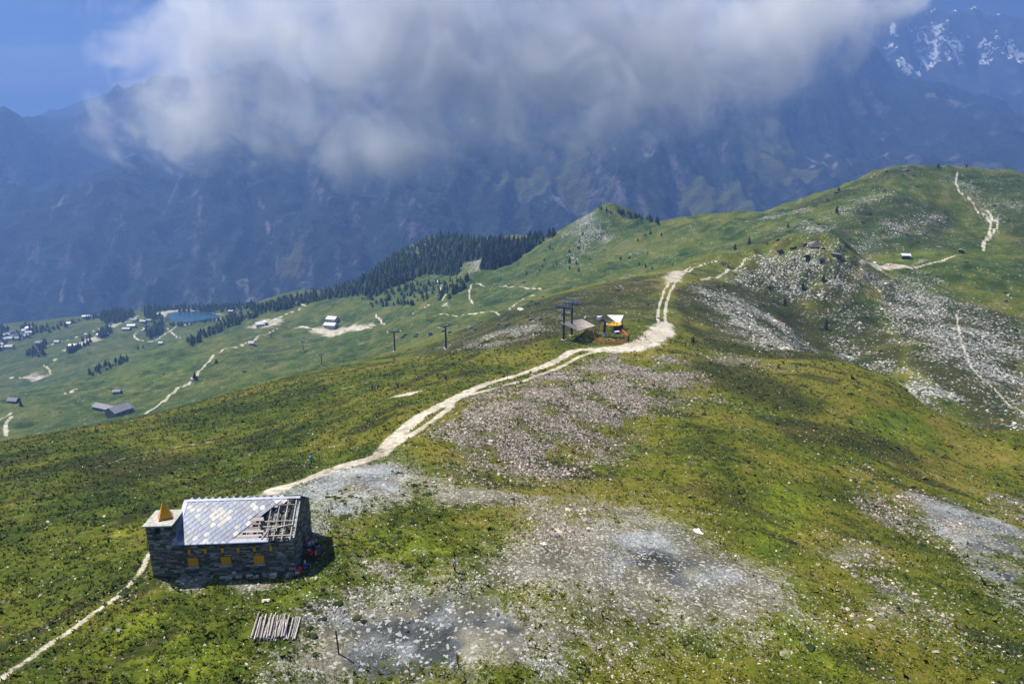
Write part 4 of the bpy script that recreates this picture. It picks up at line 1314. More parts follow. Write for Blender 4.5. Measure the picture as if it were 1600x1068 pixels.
# a few battens across the bare rafters, two fallen askew
for v in (0.30, 0.42, 0.09, 0.80):
    slab(MB(), 0.735, 0.99, v, v + 0.018, 0.135, 0.165).build('batten', WOOD, CH)
MB().bar(slope(0.74, 0.02, 0.22), slope(0.80, 0.32, 0.24), 0.10, 0.05).build('batten', WOOD, CH)
MB().bar(slope(0.79, 0.0, 0.2), slope(0.785, 0.30, 0.27), 0.09, 0.05).build('batten', WOOD, CH)
MB().bar(slope(0.77, 0.22, 0.22), slope(0.99, 0.34, 0.24), 0.09, 0.05).build('batten', WOOD, CH)
# diamond slates, lapped from the eave up
S = 0.50
hd = S / math.sqrt(2)
nrm = SLN
ex, ev = Vector((1, 0, 0)), (slope(0, 1) - slope(0, 0)).normalized()
LEN, UP = RX1 - RX0, (slope(0, 1) - slope(0, 0)).length
meshes = {}
row = 0
y = 0.16
cnt = 0
while y < UP - 0.1:
    x = 0.30 + (hd if row % 2 else 0)
    while x < LEN - 0.2:
        if x / LEN < edge(y / UP) - 0.01 and not (x / LEN > edge(y / UP) - 0.06 and random.random() < 0.45):
            pat = math.sin(x * 1.1 - y * 0.9) + math.sin(x * 0.5 + y * 1.7 + 1) + random.uniform(-1.0, 1.0)
            mt = SL_B if pat > 0.95 or random.random() < 0.10 else (SL_C if x / LEN > 0.40 and y / UP > 0.55 and random.random() < 0.8 else SL_A)
            c = slope(x / LEN, y / UP, 0.185)
            dn = 0.56
            lift = random.uniform(0.0, 0.014)
            pts = [c - ev * hd * 1.12 + nrm * (0.030 + lift), c + ex * hd * 1.04 + nrm * 0.008, c + ev * hd * 1.12 - nrm * 0.012, c - ex * hd * 1.04 + nrm * 0.008]
            q = MB().add([p_ - nrm * 0.016 for p_ in pts] + pts, [(3, 2, 1, 0), (4, 5, 6, 7), (0, 1, 5, 4), (1, 2, 6, 5), (2, 3, 7, 6), (3, 0, 4, 7)])
            q.build('slate', mt, CH)
            cnt += 1
        x += 2 * hd
    y += hd
    row += 1
# metal trims: eave flashing, ridge, verge against the tower
ef = MB()
slab(ef, -0.004, 0.80, -0.035, 0.05, 0.17, 0.19)
ef.build('eave_flashing', METAL, CH)
slab(MB(), -0.004, 0.80, -0.045, -0.036, 0.02, 0.17).build('gutter', material('gutter_metal', (0.16, 0.18, 0.30), 0.4, 0.1, metal=0.3), CH)
vf_ = MB()
slab(vf_, -0.008, 0.028, 0.05, 0.97, 0.20, 0.23)
vf_.build('verge_flashing', METAL, CH)
rc = MB()
slab(rc, -0.005, 1.012, 0.945, 1.0, 0.205, 0.235)
rc.build('ridge_cap', METAL, CH)
rear = MB()
rear.add([(RX0, 0.0, RZ_ + 0.1), (RX1 + .05, 0.0, RZ_ + 0.1), (RX1 + .05, -EY, EZ + 0.1), (RX0, -EY, EZ + 0.1), (RX0, 0.0, RZ_ + 0.24), (RX1 + .05, 0.0, RZ_ + 0.24), (RX1 + .05, -EY, EZ + 0.24), (RX0, -EY, EZ + 0.24)],
         [(0, 1, 2, 3), (7, 6, 5, 4), (0, 4, 5, 1), (1, 5, 6, 2), (2, 6, 7, 3), (3, 7, 4, 0)])
rear.build('rear_roof', SL_A, CH)
cop = MB()
slab(cop, 0.985, 1.013, 0.05, 0.93, -0.12, 0.0)
cop.build('gable_coping', PALESLAB, CH)
# rough stone ledge at the foot of the front wall
lg = MB()
for i in range(70):
    x = random.uniform(-4.4, 7.6)
    yy = Y0 - random.uniform(0.15, 0.95)
    a, b, c_ = random.uniform(.12, .42), random.uniform(.1, .25), random.uniform(.08, .3)
    gz = seat(*(CH.matrix_basis @ Vector((x, yy, 0))).xy) - BASE_Z
    lg.box((x - a, yy - b, gz - 0.1), (x + a, yy + b, gz + c_), 0.85)
tag(lg.build('footing_stones', PALE, CH), kind='stuff')
HB = MB()
HB.bar((-7.75, -3.4, -0.4), (-7.75, -3.4, 1.05), 0.09).bar((-7.75, -3.4, 1.0), (-7.45, -3.6, 1.25), 0.08)
hp = HB.build('handrail_post', material('weathered_red_wood', (0.28, 0.13, 0.07), 0.8, 0.3), loc=(-29.55, 64.35, BASE_Z), rot=(0, 0, R(4)))
tag(hp, 'short reddish wooden handrail post beside the chapel tower foot', 'post')

# ------------------------------------------------------------------ log pile, post, white sheet
LOGM = material('bleached_log', (0.36, 0.32, 0.31), 0.85, 0.45, 3.0, island=0.6, streak=(9, 9, 1))
lp0 = T.hit(391, 1000)
lp1 = T.hit(402, 962)
along = Vector((lp1[0] - lp0[0], lp1[1] - lp0[1], 0))
across = (T.hit(452, 984) - T.hit(388, 984))
across = Vector((across[0], across[1], 0)).normalized()
for i in range(34):
    top = i >= 22
    f = (i / 21 if not top else (i - 22) / 11 * 0.72 + 0.04) + random.uniform(-.012, .012)
    s = Vector((lp0[0], lp0[1], 0)) + across * (f * 3.7)
    short = 0.25 * max(0, f - 0.45)
    s += along * (random.uniform(-0.08, 0.08) + short * 0.6)
    e = s + along * (1.0 + random.uniform(-0.14, 0.06) - short) + across * (random.uniform(-0.22, 0.22) + (random.uniform(-0.6, 0.6) if i % 6 == 5 else 0))
    r0 = random.uniform(0.06, 0.09)
    zs, ze = seat(s.x, s.y) + r0 + (0.17 if top else 0.02), seat(e.x, e.y) + r0 + (0.17 if top else 0.02)
    mid = (s + e) / 2
    L = (e - s).length
    me_ = MB().tube((0, 0, -L / 2), (0, 0, L / 2), r0, r0 * 0.85, 8, 0.08).mesh('log')
    d = Vector((e.x - s.x, e.y - s.y, ze - zs)).normalized()
    o = link('log', me_, LOGM, loc=(mid.x, mid.y, (zs + ze) / 2))
    o.rotation_euler = d.to_track_quat('Z', 'Y').to_euler()
    tag(o, 'bleached grey log lying on top of the log pile' if top else 'bleached grey log in the bottom row of the log pile', 'log', 'logs on top of the pile' if top else 'logs in the bottom row of the pile')
p = T.hit(529.5, 1021)
post = MB().tube((0, 0, -0.4), (-0.05, 0.03, 1.15), 0.085, 0.075, 7, 0.1).tube((-0.05, 0.03, 1.15), (-0.12, 0.02, 2.35), 0.075, 0.06, 7, 0.1).build('wooden_post', material('dark_post', (0.055, 0.045, 0.04), 0.9, 0.4), loc=p)
tag(post, 'dark leaning wooden post standing on slate rubble by the path', 'post')
p = T.hit(1091, 831)
sh = MB()
gx, gy = 7, 7
vs = [((i / 6 - .5) * 0.85, (j / 6 - .5) * 1.25, 0.06 + 0.05 * math.sin(i * 1.3 + j) + (0.14 if j == 6 else 0)) for j in range(gy) for i in range(gx)]
vs += [(x, y, z - 0.02) for x, y, z in vs]
fs = [(j * 7 + i, j * 7 + i + 1, j * 7 + i + 8, j * 7 + i + 7) for j in range(6) for i in range(6)]
fs += [tuple(49 + k for k in reversed(f)) for f in fs]
sh.add(vs, fs)
tag(sh.build('white_sheet', material('white_plastic', (0.8, 0.8, 0.82), 0.5, 0.05), loc=p, rot=(0, 0, R(14))), 'white rectangular sheet lying on the grass right of the gravel', 'sheet')

# ------------------------------------------------------------------ chairlift: towers, cables, chairs, top station
STEEL = material('dark_steel', (0.045, 0.05, 0.075), 0.5, 0.2, metal=0.3)
STEEL_B = material('blue_steel', (0.10, 0.15, 0.32), 0.5, 0.2, metal=0.2)
STEEL_L = material('galvanised_steel', (0.42, 0.43, 0.45), 0.45, 0.15, metal=0.4)
WHITE = material('white_sheet_metal', (0.72, 0.72, 0.76), 0.5, 0.06)
YEL2 = material('wheel_yellow', (0.85, 0.50, 0.015), 0.45, 0.06)
RED = material('red_paint', (0.50, 0.05, 0.05), 0.5, 0.1)
ORANGE = material('orange_net', (0.75, 0.20, 0.08), 0.8, 0.1)
CONC = material('concrete', (0.42, 0.40, 0.37), 0.9, 0.2, 4.0)
BLACKR = material('black_rubber', (0.02, 0.02, 0.022), 0.6)
NET = material('net_mesh', (0.46, 0.40, 0.37), 0.85, 0.3, 1.2)

GAUGE = 5.2


def top_of(px, py, y):
    return Vector(at(px, py, y))


def ground_under(p):
    return Vector((p.x, p.y, seat(p.x, p.y)))


def lift_tower(base, h, rz, label, big=True):
    t = thing('lift_tower', base, label, 'lift tower', 'towers of the chairlift', rz)
    MB().tube((0, 0, -0.6), (0, 0, h), 0.42, 0.30, 10).build('mast', STEEL, t)
    MB().box((-0.75, -0.75, -0.8), (0.75, 0.75, 0.25)).build('footing', CONC, t)
    MB().box((-GAUGE / 2 - 0.2, -0.22, h - 0.35), (GAUGE / 2 + 0.2, 0.22, h + 0.05)).build('crossarm', STEEL, t)
    for s in (-1, 1):
        x = s * GAUGE / 2
        sa = MB().bar((x, -2.0, h + 0.10), (x, 2.0, h + 0.10), 0.14, 0.22).build('sheave_beam', STEEL_B, t)
        w = MB()
        for k in range(6):
            yy = -1.75 + k * 0.7
            w.tube((x - 0.06, yy, h + 0.28), (x + 0.06, yy, h + 0.28), 0.24, 0.24, 8)
        w.build('sheave_wheels', BLACKR, sa)
        MB().bar((x + s * .5, -1.6, h + 0.02), (x + s * .5, 1.6, h + 0.02), 0.5, 0.05).build('catwalk', STEEL_L, t)
    f = MB()
    for s in (-1, 1):
        f.bar((s * 1.15, 0, h), (s * 1.3, 0, h + 1.5), 0.13)
    f.bar((-1.9, 0, h + 1.5), (1.9, 0, h + 1.5), 0.14)
    f.build('lifting_frame', STEEL_L, t)
    if big:
        ld = MB()
        for s in (-.18, .18):
            ld.bar((s, -0.45, 0.5), (s, -0.42, h - 0.2), 0.04)
        for k in range(int(h / 0.6)):
            ld.bar((-.18, -0.44, 0.7 + k * 0.6), (.18, -0.44, 0.7 + k * 0.6), 0.03)
        ld.build('ladder', STEEL_L, t)
    return t


# line of the lift: (photo x, y of the tower foot, distance hint range, height, label)
LINE = [(697, 545, 9.8, 'dark steel lift tower on the shady flank left of the top station'),
        (617, 549, 10.2, 'dark steel lift tower standing on the edge of the grass shoulder'),
        (580, 554, 9.0, 'far lift tower half hidden behind the grass shoulder'),
        (503, 571, 10.0, 'far lift tower on the valley meadow below the shoulder'),
        (474, 548, 10.0, 'far lift tower on the green slope above the rocky knoll'),
        (424.5, 529, 11.0, 'far lift tower beside the gravel road near the white lower station')]
ST = ground_under(Vector(at(958, 528, 234)))
line_pts = []
for px, py, h, lab in LINE:
    g = Vector(T.hit(px, py)) if px not in (580,) else ground_under(Vector(at(580, 549, 470)))
    line_pts.append((g, h, lab))
for i, (g, h, lab) in enumerate(line_pts):
    prev = line_pts[i - 1][0] if i else ST
    nxt = line_pts[i + 1][0] if i + 1 < len(line_pts) else g + (g - prev)
    d = (prev - nxt)
    lift_tower(g, h, math.atan2(-d.x, d.y), lab, i < 2)
# twin compression towers by the station
lineDir = (line_pts[0][0] - ST)
lineDir.z = 0
lineDir.normalize()
RZL = math.atan2(lineDir.x, -lineDir.y)
side = Vector((-lineDir.y, lineDir.x, 0))
tw_tops = []
for px, py, y, lab in ((880.5, 531, 225, 'front one of the two tall lift towers beside the catch net'), (893, 524, 234, 'rear one of the two tall lift towers beside the catch net')):
    g = Vector(T.hit(px, py))
    t = thing('lift_tower', g, lab, 'lift tower', 'twin lift towers at the top station', RZL)
    h = 11.6
    MB().tube((0, 0, -0.8), (0, 0, h), 0.40, 0.36, 10).build('mast', STEEL, t)
    MB().box((-0.8, -0.8, -0.9), (0.8, 0.8, 0.2)).build('footing', CONC, t)
    MB().box((-1.2, -0.2, h - 0.2), (1.2, 0.2, h + 0.15)).build('crossarm', STEEL, t)
    for s in (-1, 1):
        x = s * 0.8
        b = MB().bar((x, -2.9, h + 0.2), (x, 2.9, h + 0.2), 0.16, 0.26).build('sheave_beam', STEEL_B, t)
        w = MB()
        for k in range(8):
            yy = -2.7 + k * 0.77
            w.tube((x - 0.08, yy, h - 0.12), (x + 0.08, yy, h - 0.12), 0.28, 0.28, 8)
        w.build('sheave_wheels', BLACKR, b)
    MB().bar((-1.4, -2.7, h - 0.3), (-1.4, 2.7, h - 0.3), 0.6, 0.06).build('catwalk', STEEL_L, t)
    rl = MB()
    for yy in (-2.6, -0.9, 0.9, 2.6):
        rl.bar((-1.65, yy, h - 0.3), (-1.65, yy, h + 0.8), 0.05)
    rl.bar((-1.65, -2.6, h + 0.8), (-1.65, 2.6, h + 0.8), 0.05)
    rl.build('railing', STEEL_L, t)
    f = MB()
    for yy in (-1.2, 1.2):
        f.bar((0, yy, h), (0, yy, h + 1.9), 0.14)
    f.bar((0, -2.3, h + 1.95), (0, 2.3, h + 1.95), 0.2, 0.14)
    f.build('lifting_frame', STEEL_L, t)
    tw_tops.append(g + Vector((0, 0, h)))

# haul cables
cm = MB()
WHEEL = ST + Vector((0, 0, 5.0))
for s in (-1, 1):
    pts = [WHEEL + side * s * GAUGE / 2]
    k = 0 if s == -1 else 1
    mid = (tw_tops[0] + tw_tops[1]) / 2
    pts.append(mid + side * s * GAUGE / 2 * 0.9 + Vector((0, 0, 0.0)))
    for g, h, lab in line_pts:
        pts.append(g + Vector((0, 0, h + 0.5)) + side * s * GAUGE / 2)
    for a, b in zip(pts[:-1], pts[1:]):
        n_ = 6
        L = (b - a).length
        q = [a.lerp(b, i / n_) - Vector((0, 0, 4 * (i / n_) * (1 - i / n_) * L * 0.012)) for i in range(n_ + 1)]
        for u, v in zip(q[:-1], q[1:]):
            cm.tube(u, v, 0.055, 0.055, 5)
    if s == -1:
        cable_a = pts
    else:
        cable_b = pts
tag(cm.build('haul_cable', STEEL), 'thin steel haul cable of the chairlift running down to the valley', 'cable')


def make_chair():
    t = thing('lift_chair', (0, 0, 0), '', 'chair', 'chairs hanging on the lift cable')
    MB().bar((0, 0, 0.1), (0, 0, -1.6), 0.07).bar((0, 0, -1.6), (0, 0.35, -2.1), 0.07).build('hanger', STEEL_L, t)
    MB().box((-1.0, -0.25, -3.05), (1.0, 0.3, -2.95)).build('seat', STEEL_B, t)
    MB().box((-1.0, 0.28, -2.95), (1.0, 0.34, -2.35)).build('backrest', STEEL_B, t)
    f = MB()
    for x in (-1.04, 1.04):
        f.bar((x, 0.33, -2.1), (x, 0.33, -3.0), 0.06).bar((x, 0.33, -3.0), (x, -0.3, -3.0), 0.06)
    f.bar((-1.04, 0.33, -2.1), (1.04, 0.33, -2.1), 0.06)
    f.build('frame', STEEL_L, t)
    MB().bar((-1.0, -0.1, -2.5), (1.0, -0.1, -2.5), 0.05).bar((-1.0, -0.1, -2.5), (-1.0, 0.33, -2.2), 0.04).bar((1.0, -0.1, -2.5), (1.0, 0.33, -2.2), 0.04).build('safety_bar', STEEL_L, t)
    return t


ch0 = make_chair()
first = True
CHL = {'ab': 'empty chair on the cable between the top station and the first lone tower',
       'bc': 'empty chair on the cable between the two lone towers left of the station',
       'cd': 'small far chair on the cable below the grass shoulder tower'}
for key, ca, fr in (('ab', cable_a, [(1, .06), (1, .30), (1, .56), (1, .80)]), ('ab', cable_b, [(1, .18), (1, .44), (1, .70), (1, .93)]),
                    ('bc', cable_a, [(2, .10), (2, .34), (2, .60), (2, .84)]), ('bc', cable_b, [(2, .2), (2, .48), (2, .74)]),
                    ('cd', cable_a, [(3, .3), (4, .3), (4, .7)]), ('cd', cable_b, [(3, .5), (4, .5)])):
    for seg, f in fr:
        a, b = ca[seg], ca[seg + 1]
        p = a.lerp(b, f) - Vector((0, 0, 4 * f * (1 - f) * (b - a).length * 0.012))
        d = b - a
        rz = math.atan2(d.x, -d.y)
        lab = CHL[key]
        if key == 'ab' and f == .06:
            lab = 'empty blue chair just left of the twin towers at the top station'
        if first:
            ch0.location = p
            ch0.rotation_euler = (0, 0, rz)
            ch0['label'] = lab
            first = False
        else:
            copy_thing(ch0, p, rz, lab)

# top station: wheel, drive frame, mast, operator hut with white canopy
st = thing('lift_top_station', ST, 'steel top station of the chairlift with yellow wheel and white canopy', 'lift station', rz=RZL)
wz = 5.0
wh = MB()
NN = 36
r_in, r_out = 2.25, 2.72
vs = []
for r_ in (r_in, r_out):
    for z_ in (wz - 0.16, wz + 0.16):
        vs += [(r_ * math.cos(2 * math.pi * i / NN), r_ * math.sin(2 * math.pi * i / NN), z_) for i in range(NN)]
fs = []
for i in range(NN):
    j = (i + 1) % NN
    a, b, c, d = i, NN + i, 2 * NN + i, 3 * NN + i
    a2, b2, c2, d2 = j, NN + j, 2 * NN + j, 3 * NN + j
    fs += [(a, a2, b2, b), (c, d, d2, c2), (b, b2, d2, d), (a, c, c2, a2)]
wh.add(vs, fs)
wheel = wh.build('bull_wheel', YEL2, st)
for i in range(8):
    a = i * math.pi / 4
    MB().bar((0.3 * math.cos(a), 0.3 * math.sin(a), wz), (2.3 * math.cos(a), 2.3 * math.sin(a), wz), 0.36, 0.14).build('spoke', YEL2, wheel)
MB().tube((0, 0, wz - 0.4), (0, 0, wz + 0.35), 0.42, 0.42, 14).build('hub', YEL2, wheel)
# drive frame runs towards the towers (local -y)
MB().bar((0, 0.3, wz + 0.5), (0, -2.6, wz + 0.6), 0.22, 0.22).bar((0, -2.6, wz + 0.6), (0, -6.4, wz + 0.75), 0.5, 0.5).bar((-0.9, -2.2, wz + 0.5), (0.9, -2.2, wz + 0.5), 0.3).bar((-2.4, -6.3, wz + 1.0), (2.4, -6.3, wz + 1.0), 0.25).build('drive_beam', STEEL_B, st)
MB().box((-0.85, -4.3, -0.8), (0.85, -2.7, 1.4), 0.8).build('pedestal', CONC, st)
MB().bar((0, -3.5, 1.2), (0, -3.1, wz + 0.5), 0.85, 0.7).build('pylon', STEEL, st)
for s in (-1, 1):
    MB().bar((s * 1.3, -6.6, -0.4), (s * 0.35, -5.2, wz + 0.6), 0.24).build('brace', RED if s < 0 else STEEL_B, st)
MB().box((-0.85, -6.3, wz + 0.95), (0.75, -4.9, wz + 2.1)).build('motor_housing', WHITE, st)
MB().box((-1.1, -4.7, wz + 0.8), (-0.3, -3.9, wz + 1.3)).box((0.4, -4.4, wz + 0.8), (1.0, -3.3, wz + 1.4)).build('gearbox', STEEL, st)
rail = MB()
for yy in (-6.8, -5.0, -3.2):
    for s in (-1, 1):
        rail.bar((s * 1.25, yy, wz + 0.7), (s * 1.25, yy, wz + 1.8), 0.06)
for s in (-1, 1):
    rail.bar((s * 1.25, -6.8, wz + 1.8), (s * 1.25, -3.2, wz + 1.8), 0.06).bar((s * 1.25, -6.8, wz + 0.75), (s * 1.25, -3.2, wz + 0.75), 0.08)
rail.build('railing', STEEL, st)

hg = ground_under(Vector(at(964, 506.5, 247)))
hut = thing('operator_hut', hg, 'dark operator hut under a triangular white canopy behind the yellow wheel', 'hut', rz=R(6))
hw = material('dark_boards', (0.05, 0.035, 0.03), 0.8, 0.3, 3.0)
MB().box((-1.2, 0.2, -0.8), (2.6, 3.4, 2.3)).build('wall', hw, hut)
MB().box((-0.7, 0.14, 0.9), (0.9, 0.2, 1.9)).build('window', material('dark_glass', (0.03, 0.035, 0.05), 0.12, spec=0.6), hut)
MB().box((1.3, 0.13, 0.0), (2.2, 0.2, 2.0)).build('door', STEEL, hut)
MB().add([(-2.9, 3.9, 5.4), (3.5, 3.9, 5.2), (0.4, -1.6, 3.0), (-2.9, 3.9, 5.52), (3.5, 3.9, 5.32), (0.4, -1.6, 3.12)], [(2, 1, 0), (3, 4, 5), (0, 1, 4, 3), (1, 2, 5, 4), (2, 0, 3, 5)]).build('canopy', WHITE, hut)
for x, y_, z_ in ((-2.6, 3.7, 5.3), (3.2, 3.7, 5.1), (0.4, -1.4, 3.0)):
    MB().bar((x, y_, -0.5), (x, y_, z_), 0.14).build('canopy_post', STEEL, hut)
g = Vector(T.hit(978.5, 505))
lp = thing('lamp_post', g, 'thin pale lamp post at the right corner of the white canopy', 'lamp post')
MB().tube((0, 0, -0.3), (0, 0, 4.2), 0.09, 0.07, 8).build('pole', STEEL_L, lp)
MB().box((-0.22, -0.3, 4.15), (0.22, 0.3, 4.45), 0.8).build('lamp_head', WHITE, lp)
g = Vector(T.hit(964, 522))
cb = thing('control_cabinet', g, 'small blue cabinet with pale lid on the ground below the yellow wheel', 'cabinet', rz=R(20))
MB().box((-0.8, -0.45, -0.2), (0.8, 0.45, 1.0)).build('cabinet_body', STEEL_B, cb)
MB().box((-0.88, -0.53, 1.0), (0.88, 0.53, 1.12)).build('lid', WHITE, cb)

# catch net stretched beside the twin towers
q = [top_of(876, 504, 226), top_of(909, 498.5, 246), top_of(930, 509, 238), top_of(904, 516.5, 222)]
nt = thing('catch_net', ground_under(sum(q, Vector()) / 4), 'pale sagging catch net hung flat between twin towers and station', 'net')
off = nt.location
gm = MB()


def net_pt(u, v):
    p = q[0].lerp(q[1], u).lerp(q[3].lerp(q[2], u), v)
    return p - off - Vector((0, 0, 0.9 * math.sin(math.pi * u) * math.sin(math.pi * v)))


for i in range(1, 20):
    for k in range(8):
        gm.bar(net_pt(i / 20, k / 8), net_pt(i / 20, (k + 1) / 8), 0.24, 0.03)
        gm.bar(net_pt(k / 8, i / 20) + Vector((0, 0, 0.035)), net_pt((k + 1) / 8, i / 20) + Vector((0, 0, 0.035)), 0.20, 0.03)
tag(gm.build('netting', NET, nt), kind='stuff')
for a, b in ((0, 1), (1, 2), (2, 3), (3, 0)):
    MB().bar(q[a] - off, q[b] - off, 0.22).build('edge_beam', STEEL_L, nt)
for c in (q[1], q[2], q[3]):
    gg = ground_under(c)
    if c.z - gg.z > 0.3:
        MB().bar(gg - off - Vector((0, 0, .3)), c - off, 0.16).build('leg', STEEL, nt)

# orange safety fence round the wheel
fpx = [(928, 525), (931, 533), (945, 537), (962, 538), (980, 533), (981, 526), (974, 519), (969, 517)]
fp = [Vector(T.hit(*p)) for p in fpx]
fn = thing('safety_fence', fp[0], 'low orange plastic net fence round the ground below the yellow wheel', 'fence')
for a, b in zip(fp[:-1], fp[1:]):
    d = (b - a)
    s_ = d.cross(Vector((0, 0, 1))).normalized() * 0.02
    net_ = MB()
    for k in range(6):
        z0 = 0.15 + k * 0.17
        net_.bar(a - fp[0] + Vector((0, 0, z0)), b - fp[0] + Vector((0, 0, z0)), 0.03, 0.10)
    nk = max(2, int(d.length / 0.25))
    for k in range(nk):
        c = a.lerp(b, k / nk) - fp[0]
        net_.bar(c + Vector((0, 0, 0.1)), c + Vector((0, 0, 1.08)), 0.06, 0.03)
    tag(net_.build('net_panel', ORANGE, fn), kind='stuff')
for a in fp:
    MB().tube(a - fp[0] - Vector((0, 0, .3)), a - fp[0] + Vector((0, 0, 1.25)), 0.05, 0.05, 6).build('post', RED, fn)
# summit cross on the right-hand hill
g = Vector(T.hit(1503, 264))
sc = thing('summit_cross', g, 'tiny pale cross on top of the right hill', 'cross')
MB().bar((0, 0, -0.5), (0, 0, 8.0), 0.5).build('upright', STEEL_L, sc)
MB().bar((-1.5, 0, 6.0), (1.5, 0, 6.0), 0.4).build('crossbar', STEEL_L, sc)

# ------------------------------------------------------------------ hikers
SKIN = material('skin', (0.45, 0.27, 0.19), 0.6, 0.05)
CLOTH = {k: material('cloth_' + k, c, 0.9, 0.12, 8.0) for k, c in {'white': (0.72, 0.70, 0.74), 'violet': (0.33, 0.30, 0.62), 'black': (0.012, 0.012, 0.014), 'navy': (0.02, 0.03, 0.10), 'blue': (0.03, 0.08, 0.45), 'red': (0.60, 0.03, 0.06),
         'orange': (0.75, 0.22, 0.05), 'sky': (0.03, 0.38, 0.62), 'khaki': (0.25, 0.20, 0.13), 'grey': (0.2, 0.2, 0.22), 'hair': (0.02, 0.014, 0.010), 'hat': (0.50, 0.47, 0.40)}.items()}


def skin_mesh(name, verts, edges, radii, root=0, sub=1):
    me = bpy.data.meshes.new(name)
    me.from_pydata(verts, edges, [])
    o = bpy.data.objects.new(name, me)
    COL.objects.link(o)
    md = o.modifiers.new('skin', 'SKIN')
    md.use_smooth_shade = True
    for i, r_ in enumerate(radii):
        me.skin_vertices[0].data[i].radius = r_ if isinstance(r_, tuple) else (r_, r_)
        me.skin_vertices[0].data[i].use_root = (i == root)
    s = o.modifiers.new('sub', 'SUBSURF')
    s.levels = s.render_levels = sub
    dg = bpy.context.evaluated_depsgraph_get()
    out = bpy.data.meshes.new_from_object(o.evaluated_get(dg))
    out.name = name
    bpy.data.objects.remove(o)
    return out


def chain(V, E, Rr, pts, start=None):
    prev = start
    for p, r_ in pts:
        V.append(p)
        Rr.append(r_)
        if prev is not None:
            E.append((prev, len(V) - 1))
        prev = len(V) - 1
    return prev


def figure(pose):
    """Joint positions (x right, y facing away from the face: the figure looks to -y)."""
    if pose == 'stand':
        hip, knee, foot = 0.92, [(-.10, -.02, .50), (.11, -.02, .50)], [(-.11, .03, .07), (.12, .02, .07)]
        toe = [(-.13, -.14, .04), (.14, -.15, .04)]
        arms = [[(-.20, .0, 1.42), (-.25, .02, 1.14), (-.24, -.10, .90)], [(.20, .0, 1.42), (.25, .02, 1.14), (.24, -.10, .90)]]
        lean = 0.0
    elif pose == 'walk':
        hip, knee, foot = 0.90, [(-.10, -.16, .52), (.10, .04, .48)], [(-.10, -.20, .08), (.11, .30, .14)]
        toe = [(-.11, -.37, .05), (.12, .16, .05)]
        arms = [[(-.20, -.02, 1.40), (-.25, .12, 1.15), (-.24, .10, .90)], [(.20, -.02, 1.40), (.25, -.08, 1.13), (.23, -.26, .98)]]
        lean = -.05
    else:  # sitting on the ground, knees up
        hip, knee, foot = 0.16, [(-.14, -.42, .46), (.14, -.40, .46)], [(-.13, -.66, .07), (.14, -.64, .07)]
        toe = [(-.14, -.83, .04), (.15, -.81, .04)]
        arms = [[(-.20, -.02, .66), (-.27, -.16, .44), (-.20, -.36, .46)], [(.20, -.02, .66), (.27, -.16, .44), (.20, -.36, .46)]]
        lean = -.04
    sh = hip + 0.50
    return hip, sh, knee, foot, toe, arms, lean


